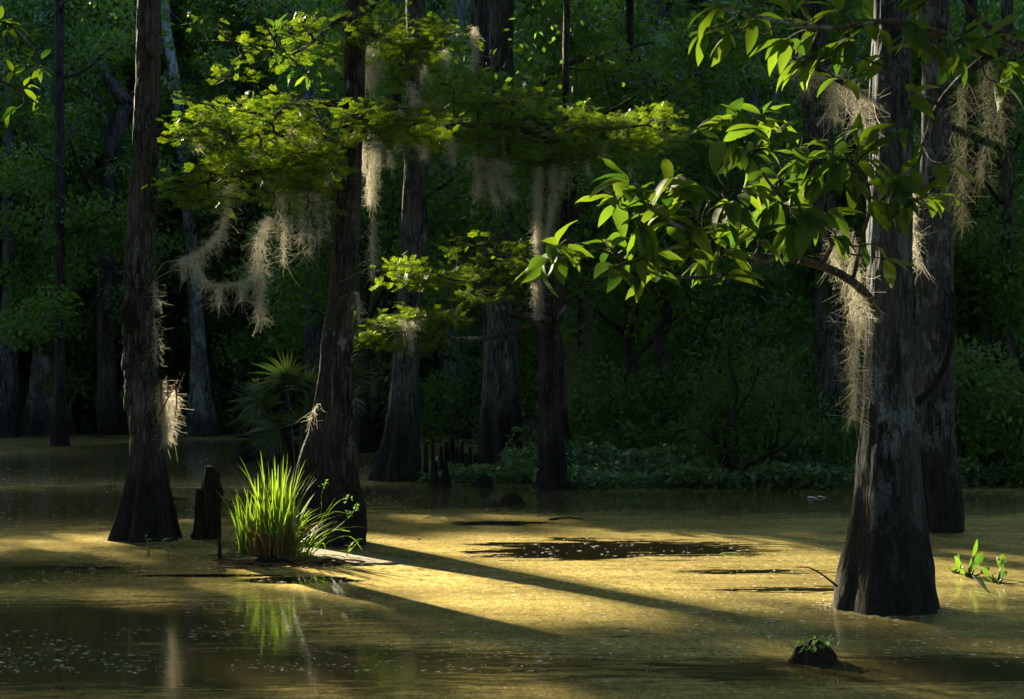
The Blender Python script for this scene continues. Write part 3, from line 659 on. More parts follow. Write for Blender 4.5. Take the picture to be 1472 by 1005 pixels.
# ------------------------------------------------------------------ broad-leaved branches in front
def rosettes(acc, wood, pts, n, size, Yfun, src, seed=0, droop=-.25):
    r = np.random.default_rng(seed)
    for (x, y, k) in pts:
        Yy = Yfun(x, y)+r.uniform(-.25, .25); c = at(x, y, Yy)
        s = src[np.argmin(np.linalg.norm(src-c, axis=1))]
        mid = (s+c)/2+np.array([0, 0, -.04])+r.normal(size=3)*.03
        tw = cat([s, mid, c], 9); tube(wood, tw, np.linspace(.009, .004, 9), 5)
        out = norm(c-mid); m_ = max(3, int(n*k))
        th = np.arange(m_)*2.4+r.uniform(0, 6)
        side = norm(np.cross(out, [0,0,1.])); up = np.cross(side, out)
        spread = r.uniform(.35, 1.2, m_)
        d = out[None]*np.cos(spread)[:, None]+(np.cos(th)[:, None]*side+np.sin(th)[:, None]*up*.6)*np.sin(spread)[:, None]
        d = norm(d+np.array([0, 0, droop])+r.normal(size=(m_, 3))*.15)
        nm = norm(np.array([0,0,1.])+r.normal(size=(m_, 3))*.35)
        back = -r.uniform(0, .12, m_)[:, None]*out
        base = c+back; sc = size*r.uniform(.65, 1.15, m_)*min(1, .5+k)
        ti = np.clip(r.normal(.45, .28, m_), 0, 1)
        for w in range(3):
            q = (np.arange(m_)+int(x)) % 3 == w
            inst(acc, LEAFA[w][0], LEAFA[w][1], frames(d[q], nm[q]), base[q]+d[q]*.02, sc[q], ti[q])
# main spreading branch out of the big trunk
mb = thing('tupelo_branch', at(1262,452,12.4), 'spreading branch of large sunlit oval leaves reaching left from the big grey trunk', 'branch')
wood = Acc(); leaf = Acc()
main = cat([at(1264,458,12.45), at(1250,430,12.1), at(1225,405,11.8), at(1180,382,11.3), at(1120,370,10.9), at(1080,368,10.6), at(1030,355,10.3), at(1000,340,10.1), at(950,310,9.8), at(915,285,9.6)], 60)
tube(wood, main, np.linspace(.045, .012, 60), 9, rough=.15)
lowb = cat([at(1120,370,10.9), at(1070,385,10.4), at(1020,398,10.1), at(960,398,9.8), at(930,388,9.7), at(870,362,9.5), at(815,345,9.3)], 40); tube(wood, lowb, np.linspace(.02,.007,40), 7)
upb = cat([at(1180,382,11.3), at(1195,350,11.0), at(1178,330,10.9), at(1130,290,10.6), at(1100,255,10.5), at(1070,210,10.4)], 40); tube(wood, upb, np.linspace(.024,.008,40), 7)
upc = cat([at(1225,405,11.8), at(1240,340,11.3), at(1250,300,11.0), at(1245,260,10.9), at(1215,228,10.8)], 40); tube(wood, upc, np.linspace(.022,.008,40), 7)
upd = cat([at(1250,300,11.0), at(1290,275,10.9), at(1330,280,10.9)], 20); tube(wood, upd, np.linspace(.012,.006,20), 6)
ups = cat([at(1030,355,10.3), at(1010,320,10.2), at(1030,280,10.1), at(1080,270,10.2)], 20); tube(wood, ups, np.linspace(.014,.006,20), 6)
src = np.vstack([main[10:], lowb[5:], upb[5:], upc[10:], upd, ups])
RS = [(805,352,1),(780,372,.5),(868,345,.6),(895,378,.8),(925,372,.8),(940,385,.5),(905,262,1),(880,280,.8),(930,290,1.1),(965,262,1),(1000,262,1),(960,300,1),(1000,320,1),(925,330,.8),(1040,392,.6),(1010,378,.7),
 (1042,165,.8),(1078,168,1),(1100,160,.7),(1040,188,.6),(1095,205,.9),(1065,222,.8),(1120,190,.6),(1155,192,.5),(1150,228,.8),(1170,255,.8),(1120,255,.8),(1080,262,1),(1050,290,1),(1100,300,1),(1140,285,1),(1165,310,1),(1200,300,.9),(1090,335,.8),
 (1195,205,.7),(1235,200,1),(1250,215,.9),(1205,232,.8),(1225,255,.9),(1270,245,.8),(1295,255,.9),(1330,268,1),(1350,280,.7),(1300,285,.8),(1260,288,.7),(1205,340,.7),(1035,330,.9),(985,352,.8),(1275,372,.35),(1256,350,.35),(1130,340,.6),(1060,355,.7)]
Ym = lambda x, y: float(np.interp(x, [780, 1000, 1200, 1350], [9.3, 10., 10.8, 10.9]))
rosettes(leaf, wood, RS, 10, .275, Ym, src, 3, -.45)
wood.build('branch', 'twig', mb, True); leaf.build('leaves', 'tupelo', mb, True)
# upper branch hanging in from the top right
ub = thing('tupelo_branch', at(1470,70,11.0), 'dark limb with shaded oval leaves and moss entering at the top right corner', 'branch')
wood = Acc(); leaf = Acc()
lim = cat([at(1560,10,11.2), at(1470,66,11.0), at(1424,80,11.0), at(1385,110,11.0), at(1350,150,11.0), at(1334,190,11.1), at(1320,230,11.2)], 50); tube(wood, lim, np.linspace(.05,.018,50), 8, rough=.15)
l2 = cat([at(1424,80,11.0), at(1360,50,10.8), at(1280,30,10.6), at(1200,40,10.5), at(1120,30,10.4), at(1040,12,10.3)], 50); tube(wood, l2, np.linspace(.03,.008,50), 7)
l3 = cat([at(1350,150,11.0), at(1320,138,10.9), at(1290,105,10.8), at(1230,80,10.8)], 25); tube(wood, l3, np.linspace(.015,.006,25), 6)
l4 = cat([at(1470,66,11.), at(1410,30,10.9), at(1370,-20,10.9)], 25); tube(wood, l4, np.linspace(.03,.012,25), 6)
RS2 = [(1020,40,.8),(1050,48,.8),(1030,8,.8),(1080,20,.8),(1125,60,.9),(1165,40,1),(1180,75,1),(1150,95,.8),(1215,60,1),(1235,90,1),(1250,30,1),(1275,70,1),(1290,100,.9),(1310,45,1),(1345,70,1),(1350,30,1),(1390,45,1),(1375,90,.8),(1400,80,.8),(1425,50,.8),
  (1320,130,.6),(1440,20,1),(1455,95,.6),(1200,10,1),(1130,5,.8),(1330,-5,1),(1300,190,.4),(1330,215,.3),(1360,235,.4),(1440,120,.5),(1255,118,.7),(1200,112,.6)]
rosettes(leaf, wood, [q for i, q in enumerate(RS2) if q[0] < 1200 or i % 3], 7, .285, lambda x, y: 10.8, np.vstack([lim, l2, l3, l4]), 4)
wood.build('branch', 'twig', ub, True); leaf.build('leaves', 'tupelo', ub, True)
# leafy spray at the left edge
lb = thing('leafy_branch', at(-20,60,14), 'bright small-leaved branch reaching in at the upper left corner', 'branch')
wood = Acc(); leaf = Acc()
l1 = cat([at(-70,-20,14), at(-20,20,14), at(20,40,14), at(50,70,14)], 25); tube(wood, l1, np.linspace(.03,.008,25), 6)
l2 = cat([at(-70,100,14.2), at(-20,110,14.1), at(20,125,14), at(55,150,14)], 25); tube(wood, l2, np.linspace(.03,.008,25), 6)
rosettes(leaf, wood, [(20,40,1),(50,45,.8),(45,75,.8),(60,100,.8),(40,125,.8),(20,100,1),(55,150,.6),(0,30,1),(-10,120,1),(15,160,.8)], 6, .17, lambda x, y: 14, np.vstack([l1, l2]), 5)
wood.build('branch', 'twig', lb, True); leaf.build('leaves', 'tupelo', lb, True)
# small broad-leaf twig beside tree two
sb = thing('leafy_branch', at(380,40,16), 'small twig of oval leaves hanging at the top left of the lichen blotched trunk', 'branch')
wood = Acc(); leaf = Acc()
l1 = cat([at(350,-40,16), at(375,20,16), at(395,60,16), at(415,80,16), at(445,108,16)], 25); tube(wood, l1, np.linspace(.02,.006,25), 6)
rosettes(leaf, wood, [(385,70,1),(405,80,1),(372,55,.6),(440,110,.8),(460,120,.6),(420,100,.5),(395,40,.6)], 7, .2, lambda x, y: 16, l1, 6)
wood.build('branch', 'twig', sb, True); leaf.build('leaves', 'tupelo', sb, True)

# ------------------------------------------------------------------ hanging moss
def moss(label, cores, Y, dens=1.0, w=.008, mat='moss', seed=0, curl=1.0, spill=1.0):
    """cores: list of (pixel polyline, [radius px start..end]); curly strands round each core"""
    r = np.random.default_rng(seed); a = Acc(); top = None
    for pts, rad in cores:
        P_ = np.array([at(x, y, Y+(0 if len(p_) < 3 else p_[2])) for p_ in pts for x, y in [p_[:2]]])
        if top is None: top = P_[0]
        n = 30; cu = cat(P_, n); L = np.linalg.norm(np.diff(cu, axis=0), axis=1).sum()
        rr_ = np.interp(np.linspace(0,1,n), np.linspace(0,1,len(rad)), rad)/F*Y*.82
        # long hanging strands
        N1 = max(4, int(L*34*dens)); K = 9
        i0 = r.integers(0, n, N1); s0 = cu[i0]+r.normal(size=(N1,3))*rr_[i0][:, None]*[.45,.45,.2]
        ln = r.uniform(.12, .42, N1)*np.clip(rr_[i0]/.08, .35, 1.6)*spill
        tt = np.linspace(0, 1, K)
        ph = r.uniform(0, 6.28, (N1, 2)); fr_ = r.uniform(5, 11, (N1, 1)); am = r.uniform(.006, .022, (N1, 1))*curl
        path = np.repeat(s0[:, None], K, 1); path[:, :, 2] -= tt[None]*ln[:, None]
        path[:, :, 0] += am*np.sin(fr_*tt[None]+ph[:, :1]); path[:, :, 1] += am*np.cos(fr_*tt[None]+ph[:, 1:])
        dr = r.normal(size=(N1, 1))*.05; path[:, :, 0] += dr*tt[None]
        sd = norm(r.normal(size=(N1, 3))*[1,.4,.15]); wd = np.repeat((w*.7*r.uniform(.6,1.1,(N1,1))), K, 1)*np.linspace(1.1,.5,K)[None]
        ribbons(a, path, wd, sd, np.clip(r.normal(.5,.25,N1),0,1))
        # short curly side threads
        K = 7; N2 = int(L*rr_.mean()*13000*dens)+8; K = 7
        i0 = r.integers(0, n, N2); s0 = cu[i0]+(cu[np.minimum(i0+1,n-1)]-cu[i0])*r.random((N2,1))+norm(r.normal(size=(N2,3)))*(rr_[i0]*r.random(N2)**.5)[:, None]*[1,1,.6]
        d0 = norm(r.normal(size=(N2,3))*[1,1,.6]+[0,0,-.6]); bend = r.normal(size=(N2,3))*1.1+[0,0,-.5]
        ln = r.uniform(.025, .085, N2)*curl; w2 = w*.62
        tt = np.linspace(0, 1, K)
        path = s0[:, None]+(d0[:, None]*tt[None,:,None]+bend[:, None]*(tt**2)[None,:,None]*1.1)*ln[:, None, None]
        pw = norm(np.cross(d0, r.normal(size=(N2,3)))); fq = r.uniform(3, 7, (N2,1)); path = path+pw[:, None]*(np.sin(fq*tt[None])*ln[:, None]*.28)[..., None]
        sd = norm(np.cross(d0, r.normal(size=(N2,3)))); wd = np.repeat((w2*r.uniform(.5,.95,(N2,1))), K, 1)*np.linspace(1,.45,K)[None]
        ribbons(a, path, wd, sd, np.clip(r.normal(.5,.25,N2),0,1))
    o = a.build('spanish_moss', mat, None, False, loc=top)
    tag(o, label, 'moss', 'spanish moss hanging from the trees'); return o
Ym_ = 17.6
moss('looping swag of pale moss sagging between twigs right of the flaking cypress', [
  ([(327,268),(326,300),(318,330),(302,352),(280,366),(262,374)], [4,6,8,9,11,9]),
  ([(262,374),(284,384),(292,402),(312,410),(335,408),(352,404),(368,396)], [9,9,6,6,5,5]),
  ([(314,408),(316,436)], [9,3]), ([(344,404),(347,432)], [7,2])], Ym_, 1.2, .009, seed=1)
moss('long tapering beard of pale moss at the right end of the swag', [([(388,312),(378,335),(372,360),(373,395),(374,425),(374,455)], [5,11,13,11,7,3])], Ym_-.1, 1.3, .009, seed=2)
moss('curtain of fine moss strands under the left cypress boughs', [([(392,276),(425,280),(460,276)], [7,8,7]), ([(405,280),(408,330),(407,378)], [10,7,2]), ([(432,280),(434,320),(432,346)], [9,6,3]), ([(455,276),(460,320),(458,345)], [7,4,2])], Ym_, .75, .008, seed=3)
moss('thin knobbly string of moss between the two dark trunks left of centre', [([(537,310),(535,340),(536,372),(534,392)], [3,4,4,4])], Ym_-.3, 1.5, .008, seed=4)
moss('backlit moss glowing on the upper right side of the lichen blotched trunk', [([(530,70),(532,95),(530,125)], [12,15,10]), ([(545,90),(540,110)], [10,10])], 27.6, .8, .011, seed=5)
moss('veil of moss hanging below the bough right of the lichen blotched trunk', [([(534,185),(540,215),(536,250),(534,290)], [12,14,12,8]), ([(522,200),(522,240)], [8,5])], 27.4, .7, .010, seed=6)
moss('bright tufts of moss massed round the grey skirted cypress top', [([(575,150),(578,180),(575,205)], [7,8,6]), ([(590,120),(600,150),(625,150)], [10,14,12]), ([(628,140),(635,165),(632,190)], [9,10,6])], 27.3, .7, .011, seed=7)
moss('moss tufts caught on the bare bough in the centre', [([(596,186),(606,205),(612,225)], [8,9,6]), ([(618,182),(640,195),(655,210)], [8,9,8]), ([(648,195),(652,235)], [8,4])], 26.2, .8, .011, seed=8)
moss('thick clump of curly moss under the bare bough in the centre', [([(678,228),(705,232),(732,240)], [9,12,9]), ([(686,235),(690,262),(686,280)], [9,9,4]), ([(712,235),(724,262),(738,282)], [12,12,5]), ([(705,240),(708,270),(716,292)], [9,7,3])], 26.2, 1.1, .012, seed=9)
moss('longest moss beard hanging down the slender waterside cypress', [([(775,240),(773,300),(774,350),(772,400),(773,432),(771,452)], [5,8,9,4,8,3])], 26.4, 1.5, .011, seed=10)
moss('shorter loose moss just right of the longest central beard', [([(795,236),(796,270),(792,310),(786,340)], [10,11,7,3]), ([(812,240),(806,270)], [7,4])], 26.6, .8, .011, seed=11)
moss('tawny mop of moss slung under the upper right leaves', [([(1140,84),(1165,102),(1195,112),(1225,128),(1250,146)], [8,13,16,14,9]), ([(1195,112),(1200,140),(1195,165)], [15,15,6]), ([(1225,125),(1232,155),(1244,180)], [14,12,6]), ([(1168,108),(1160,128)], [9,5])], 11.6, 1.1, .007, seed=12)
moss('long beard of moss hanging beside the left of the big grey trunk', [([(1206,330),(1200,355),(1206,385)], [16,16,9]), ([(1222,335),(1225,375),(1228,420),(1228,470),(1226,520),(1228,560),(1228,598)], [12,14,12,13,11,6,3]), ([(1236,390),(1238,440),(1236,480)], [8,9,4])], 12.0, 1.1, .007, seed=13)
moss('narrow moss strand in the gap between the two right trunks', [([(1313,262),(1314,300),(1313,340),(1322,385)], [5,7,6,2])], 13.2, 1., .007, seed=14)
moss('moss beard coloured dark for shade hanging fourth from the right corner limb', [([(1384,112),(1382,160),(1384,220),(1382,270),(1384,322)], [9,14,14,9,3])], 11.2, .8, .007, 'moss_shaded', seed=15)
moss('shade-toned moss beard nearest the right edge', [([(1422,92),(1420,140),(1424,190),(1414,225),(1412,255)], [10,14,13,8,3]), ([(1436,120),(1440,200)], [9,6])], 11.2, .8, .007, 'moss_shaded', seed=16)
moss('small backlit tuft high on the right side of the flaking cypress', [([(222,404),(224,425),(222,442)], [3,6,3])], 18.5, 1.4, .008, seed=17)
moss('thin fringe of moss midway down the flaking cypress', [([(222,455),(224,480),(223,500),(223,520)], [2,4,3,1])], 18.5, 1.4, .008, seed=18)
ns = moss('lit moss clump on a snag beside the foot of the flaking cypress', [([(232,548),(232,575),(238,600),(242,618)], [3,5,10,8]), ([(240,572),(243,600),(238,632)], [9,11,4]), ([(252,560),(248,590)], [3,6])], 18.5, 1.4, .009, seed=19)
moss('little curl of moss on the left flank of the lichen blotched trunk', [([(456,580),(450,592),(446,602)], [2,3,1])], 17.6, .9, .007, seed=20)
moss('wisp of moss on the right flank of the lichen blotched trunk', [([(512,418),(516,440),(516,462)], [2,4,2])], 17.7, 1.2, .008, seed=21)
moss('pale moss tangled in the low lit cypress spray', [([(575,462),(590,468),(608,460)], [8,10,8]), ([(590,475),(592,500)], [8,3])], 26.0, .8, .010, seed=22)
moss('dim veil of moss drooping right of the slender waterside cypress', [([(848,425),(846,470),(850,520)], [12,20,12]), ([(825,490),(820,540),(815,585)], [12,18,8]), ([(840,520),(850,580)], [10,5])], 27.2, .3, .010, 'moss_shaded', seed=23)
moss('wisps of moss among the upper left cypress boughs', [([(268,196),(285,210)], [9,9]), ([(340,262),(330,275)], [10,6]), ([(450,195),(452,215)], [9,4])], Ym_, .7, .008, seed=24)
moss('pale streak of moss at the top centre against a slim stem', [([(682,40),(684,70),(680,100)], [5,6,3])], 34, 1., .014, seed=25)
moss('small forgotten tuft of moss low on the dim wood left of centre', [([(538,538),(539,555),(538,570)], [3,4,2])], 28, 1., .010, 'moss_shaded', seed=26)
moss('faint tufts of moss scattered through the high centre cypress boughs', [([(640,70),(642,95)], [8,4]), ([(560,215),(562,240)], [7,3]), ([(668,160),(668,182)], [8,4]), ([(610,95),(606,120)], [8,4])], 27.0, .7, .011, seed=27)
moss('small pale tufts of moss under the tip of the centre right cypress bough', [([(868,205),(868,225)], [7,3]), ([(905,235),(905,256)], [6,2]), ([(845,228),(846,250)], [6,3])], 26.2, .7, .011, seed=28)
moss('moss wisps on the boughs left of the lichen blotched trunk', [([(310,170),(308,186)], [8,4]), ([(365,205),(366,228)], [7,3]), ([(420,182),(421,200)], [7,3]), ([(470,232),(472,262)], [7,3])], 17.4, .7, .008, seed=29)
moss('second fringe of fine moss strands right of the curtain of moss', [([(470,280),(472,330)], [6,3]), ([(445,285),(446,345),(444,365)], [6,5,2]), ([(420,285),(419,325)], [5,2])], 17.8, .45, .008, seed=30)
# snag twigs carrying the clump by the left tree
a = Acc()
for pts in ([(228,600),(240,575),(252,552),(257,545)], [(232,545),(232,575),(236,600)], [(240,570),(242,548),(238,540)], [(257,545),(262,560),(258,552)], [(252,552),(254,575),(252,600)]):
    tube(a, cat([at(x, y, 18.45) for x, y in pts], 9), np.linspace(.014,.006,9), 5)
tag(a.build('snag', 'dead'), 'dry reddish twigs sticking out beside the flaking cypress', 'twigs')
# spider threads omitted; fine aerial rootlets linking swag to trunk
a = Acc()
tube(a, cat([at(222,398,18.4), at(236,378,18), at(255,374,17.6)], 10), .003, 4)
tube(a, cat([at(222,402,18.4), at(245,390,18), at(262,388,17.6)], 10), .003, 4)
tag(a.build('thread', 'moss'), 'two fine threads from the flaking cypress to the swag of moss', 'thread')

# ------------------------------------------------------------------ stumps, knees, mounds
def stump(name, label, prof, Y, seed, catg, jag=0, group=None, mat='wood_wet', **kw):
    a = trunk(prof, Y, seed, **dict(dict(segs=36, dz=.03, flute=.15, lobes=4, ridge=.12, lump=.12, below=.2, sm_=.06), **kw))
    o = a.build(name, mat, None, True, loc=(a.C[0], Y, 0)); tag(o, label, catg, group); return o
Ys = F*CH/(774-HZ)
st = thing('broken_stump', (at(296,774,Ys)[0], Ys, 0), 'jagged black broken stump between the flaking cypress and the green clump', 'stump')
for i_, (nm, pr_) in enumerate((('trunk', [(668,297,303),(676,294,312),(690,291,317),(705,289,319),(730,286,317),(755,282,314),(776,276,308)]), ('splinter', [(700,283,288),(708,281,290),(730,280,291),(750,278,294),(776,274,292)]), ('splinter', [(674,308,313),(684,306,316),(700,303,318),(735,300,317)]))):
    a = trunk(pr_, Ys+(0,-.12,-.06)[i_], 60+i_, segs=40, dz=.03, flute=.2, lobes=5, ridge=.2, lump=.2, below=.2, sm_=.05); a.build(nm, 'wood_wet', st, True)
a = Acc(); b0 = at(316,806,16.3); b1 = at(313,752,16.3); tube(a, [b0, (b0+b1)/2+[.01,0,0], b1], [.03,.02,.006], 6); tag(a.build('stake', 'wood_wet'), 'thin upright black stick left of the green clump', 'stick')
knees = [(612,636,694,6),(622,628,700,5),(634,640,690,5),(642,634,672,8),(650,626,668,7),(657,642,678,6),(664,634,672,6),(670,648,690,6),(676,640,676,5),(683,652,688,5),(640,664,700,9),(626,660,702,7),(758,636,672,5),(766,642,676,5),(752,650,680,5),(708,662,692,8),(690,656,686,5),(603,650,690,6),(836,668,690,5),(556,648,690,6)]
for i_, (x, yt, yb, w_) in enumerate(knees):
    Yk = F*CH/(yb-HZ) if yb-HZ > 100 else 33
    stump('cypress_knee', 'dark pointed cypress knee in the row rising from the water behind the centre', [(yt, x-w_*.15, x+w_*.15), (yt+4, x-w_*.4, x+w_*.4), ((yt+yb)/2, x-w_*.6, x+w_*.6), (HZ+F*CH/Yk, x-w_, x+w_)], Yk, 70+i_, 'cypress knee', group='cypress knees behind the centre', dz=.05, segs=20)
def mound(name, label, px0, px1, pyt, pyb, seed, catg, sy=.8, mat='wood_wet'):
    Y = F*CH/(pyb-HZ); r = np.random.default_rng(seed); cx = at((px0+px1)/2, pyb, Y); rx = (px1-px0)/2/F*Y; hz = (pyb-pyt)/F*Y
    nu, nv = 40, 14; v = []
    ph = r.random(6)*6
    for j in range(nv):
        q = j/(nv-1); rad = math.cos(q*math.pi/2)**1.15; z = (hz+.12)*math.sin(q*math.pi/2)-.12
        for i in range(nu):
            th = i/nu*2*math.pi; k = 1+.15*math.sin(3*th+ph[0])+.09*math.sin(7*th+ph[1]+q*3)+.12*(r.random()-.5)
            v.append([cx[0]+rx*rad*k*math.cos(th), Y+rx*sy*rad*k*math.sin(th), z+.04*hz*r.normal()*2])
    i = np.arange(nv-1)[:, None]*nu; jj = np.arange(nu)[None]; j2 = (jj+1) % nu
    a = Acc(); a.add(v, [np.stack([i+jj, i+j2, i+nu+j2, i+nu+jj], -1).reshape(-1, 4)])
    o = a.build(name, mat, None, False, loc=(cx[0], Y, 0)); tag(o, label, catg); return o, cx, rx, hz
mound('stump', 'low black rounded stump alone in the middle of the pond', 717, 756, 709, 724, 1, 'stump')
mound('stump', 'dark stump lump left of the palmetto at the far water', 330, 378, 640, 664, 2, 'stump')
mound('stump', 'small dark stump hidden between palmetto and lichen blotched trunk', 384, 432, 626, 672, 3, 'stump')
fm, fc, frx, fhz = mound('stump', 'black mossy stump in the bottom right foreground', 1132, 1212, 922, 952, 4, 'stump')
mound('mud_hump', 'dark hump of roots at the foot of the waterside knees', 680, 712, 684, 700, 5, 'mud')

# ------------------------------------------------------------------ blades and small plants
def blades(acc, base, n, h, spread, w, lean=.5, seed=0, bias=(0,0), tint=(.2,1), K=9):
    r = np.random.default_rng(seed)
    th = r.uniform(0, 6.28, n); b = base+np.stack([np.cos(th)*spread*r.random(n)**.5, np.sin(th)*spread*r.random(n)**.5*.7, np.full(n, -.05)], 1)
    hh = h*r.uniform(.4, 1.08, n); ln = lean*r.random(n)**1.3
    d = norm(np.stack([np.cos(th)+bias[0]+r.normal(size=n)*.35, np.sin(th)+bias[1]+r.normal(size=n)*.35, np.zeros(n)], 1))
    t = np.linspace(0, 1, K)[None, :, None]
    path = b[:, None]+np.array([0,0,1.])*hh[:, None, None]*(t-.35*ln[:, None, None]*t**3)+d[:, None]*hh[:, None, None]*ln[:, None, None]*(.2*t+.8*t**2.4)
    side = norm(np.cross(d, [0,0,1.])+r.normal(size=(n,3))*[.7,.7,0])
    wd = w*r.uniform(.6,1.1,(n,1))*np.clip(np.array([.7,.9,1,1,.95,.85,.68,.42,.03])[None], 0, 1) if K == 9 else w*np.linspace(1,.05,K)[None].repeat(n,0)
    ribbons(acc, path, wd, side, r.uniform(*tint, n))
gc = onwater(392, 800)
gt = thing('iris_clump', gc, 'large sunlit clump of bright green upright blades in the pond', 'plant')
a = Acc()
blades(a, onwater(400,798), 95, 1.28, .18, .034, .34, 1, (.2, 0))
blades(a, onwater(408,799), 40, .85, .2, .024, 1.0, 31, (.5, 0))
blades(a, onwater(372,798), 30, .98, .10, .032, .35, 2, (-.3, 0))
blades(a, onwater(352,797), 26, .92, .07, .030, .38, 3, (-.7, 0))
blades(a, onwater(415,797), 22, .85, .12, .028, .95, 4, (1.1, -.1))
a.build('blades', 'blade', gt)
a = Acc(); blades(a, onwater(392,800), 120, .62, .28, .02, .9, 5, (.2, 0)); a.build('dead_stems', 'dead', gt)
tm, _, _, _ = mound('tussock', 'low muddy tussock of roots the bright green clump grows from', 352, 430, 799, 810, 6, 'mud', .45)
# sedge with arching stems and seed heads right of the clump
sd = thing('sedge', onwater(440,802), 'thin arching sedge with seed heads leaning right of the green clump', 'plant')
a = Acc(); b = Acc(); r = np.random.default_rng(9)
for (x0, y0, pts) in ((438,800,[(470,770),(500,745),(512,730)]), (438,800,[(460,740),(462,715),(466,695)]), (440,802,[(480,775),(505,772),(520,790)]), (445,803,[(475,765),(490,762),(503,764)]), (440,800,[(470,740),(488,720),(500,716)]), (452,800,[(462,780),(468,790),(466,812)]), (440,804,[(455,760),(478,722),(482,716)]), (500,802,[(505,790),(516,778)]), (440,800,[(466,752),(478,736),(502,738)])):
    p0 = onwater(x0, y0); path = cat([p0]+[at(x, y, p0[1]+r.uniform(-.3,.2)) for x, y in pts], 14)
    ribbons(a, path[None], np.linspace(.018,.006,14)[None], norm(np.array([[.3,.2,1.]])), .4)
    if y0 == 800:
        n = 16; e = path[-1]; inst(b, SIMPLE_V, SIMPLE_F, frames(rdir(n), rdir(n)), e+r.normal(size=(n,3))*.02, .04, r.random(n))
blades(a, onwater(435,800), 30, .75, .12, .014, 1.25, 10, (1.2,-.2))
a.build('stems', 'blade', sd); b.build('seed_heads', 'shrub_leaf', sd)
def seedling(label, px, py, h, n, lean=0, seed=0, mat='blade', size=.09, group=None, name='water_plant'):
    r = np.random.default_rng(seed); c = onwater(px, py); t = thing(name, c, label, 'plant', group); a = Acc(); b = Acc()
    top = c+np.array([lean, 0, h]); st_ = cat([c-[0,0,.05], (c+top)/2+[-lean*.3,0,0], top], 8); tube(b, st_, np.linspace(.009,.005,8), 5)
    k = np.arange(n); q = st_[np.clip((k/n*5+3).astype(int), 0, 7)]
    th = k*2.3+r.random(); d = np.stack([np.cos(th), np.sin(th), np.full(n, .45)], 1)
    inst(a, LANCE[0]*[1,1.5,1], LANCE[1], frames(d, rup(n,.3)), q, size*r.uniform(.7,1.2,n), r.random(n))
    b.build('stem', mat, t); a.build('leaves', mat, t); return t
seedling('small green sprout in front of the flaking cypress, the taller of two', 214, 800, .28, 9, -.05, 1, 'cover_leaf', .12)
seedling('small sprout just right of the tallest sprout by the flaking cypress', 243, 806, .24, 9, -.08, 2, 'cover_leaf', .12)
seedling('leafy weed left against the bright clump of blades', 338, 800, .30, 16, -.08, 3, 'cover_leaf', .11)
seedling('second leafy weed in front of the foot of the bright clump', 328, 808, .15, 12, .02, 4, 'cover_leaf', .1)
seedling('small lit sprout on the film slab end right of the clump', 498, 802, .2, 9, .10, 5, 'blade', .1)
seedling('low weed in the trunk shadow right of the lichen blotched trunk', 575, 802, .07, 16, 0, 6, 'cover_leaf', .09)
# fern tuft on foreground stump
a = Acc(); n = 120; p0 = np.array([fc[0]+.0, fc[1], fhz*.8]); pp = p0+R.normal(size=(n,3))*[.09,.06,.025]
inst(a, SIMPLE_V, SIMPLE_F, frames(rdir(n,.5,.4), rup(n)), pp, .05, R.random(n)); tag(a.build('fern_tuft', 'cover_leaf'), 'low green tuft growing on the foreground mossy stump', 'plant')
# pale slab painted as sunlit film, and floating bark, by the clump
def slab(name, label, outline, z, th, mat, catg, bump=.008, seed=0):
    r = np.random.default_rng(seed); P_ = [onwater(x, y) for x, y in outline]; n = len(P_); P_ = np.array(P_)
    c = P_.mean(0); inner = c+(P_-c)*.8
    top = inner+[0,0,z]; top[:, 2] += r.normal(size=n)*bump; rim = P_+[0,0,z*.35]; bot = P_-[0,0,th]
    v = np.vstack([[c+[0,0,z]], top, rim, bot]); i = np.arange(n); j = (i+1) % n
    a = Acc(); a.add(v, [np.stack([np.zeros(n,int), 1+i, 1+j], 1), np.stack([1+i, 1+n+i, 1+n+j, 1+j], 1), np.stack([1+n+i, 1+2*n+i, 1+2*n+j, 1+n+j], 1)])
    tag(a.build(name, mat, None, False), label, catg)
slab('sunlit_film_slab', 'raised pale slab painted as sunlit film right of the green clump', [(424,791),(450,787),(480,789),(520,795),(560,801),(592,806),(588,810),(560,813),(520,811),(470,808),(430,803)], .018, .08, 'film_slab', 'film_slab', .004, seed=1)
slab('floating_bark', 'thin slab of bark floating under the green clump', [(340,803),(365,800),(384,806),(372,810),(350,808)], .02, .04, 'film_slab', 'bark', .004, seed=2)
a = Acc(); r = np.random.default_rng(12)
for k in range(70):
    x = r.uniform(290, 470); y = r.uniform(797, 818); p0 = onwater(x, y); th = r.normal()*.5; L = r.uniform(.15,.55)
    d = np.array([math.cos(th), math.sin(th), 0])*L; tube(a, cat([p0+[0,0,.012], p0+d*.5+[0,0,r.uniform(.01,.05)], p0+d+[0,0,.01]], 5), r.uniform(.004,.011), 5, r.random())
tag(a.build('twig_litter', 'dead'), 'tangle of dead stems and twigs floating round the foot of the green clump', 'twigs', None, 'stuff')
# twig from the big trunk
a = Acc(); tube(a, cat([at(1203,843,12.5), at(1190,832,12.6), at(1175,822,12.7), at(1162,816,12.7), at(1145,815,12.8)], 14), np.linspace(.012,.004,14), 5)
tag(a.build('bare_twig', 'wood_wet'), 'thin bare twig leaning on the left foot of the big grey trunk', 'twig')
a = Acc(); tube(a, cat([onwater(1376,822)+[0,0,.02], onwater(1395,830)+[0,0,.04], onwater(1410,844)+[0,0,.02], onwater(1422,852)], 14), np.linspace(.014,.006,14), 5)
tag(a.build('bare_twig', 'wood_wet'), 'dark stick floating among the sunlit floating plants at the right edge', 'twig')
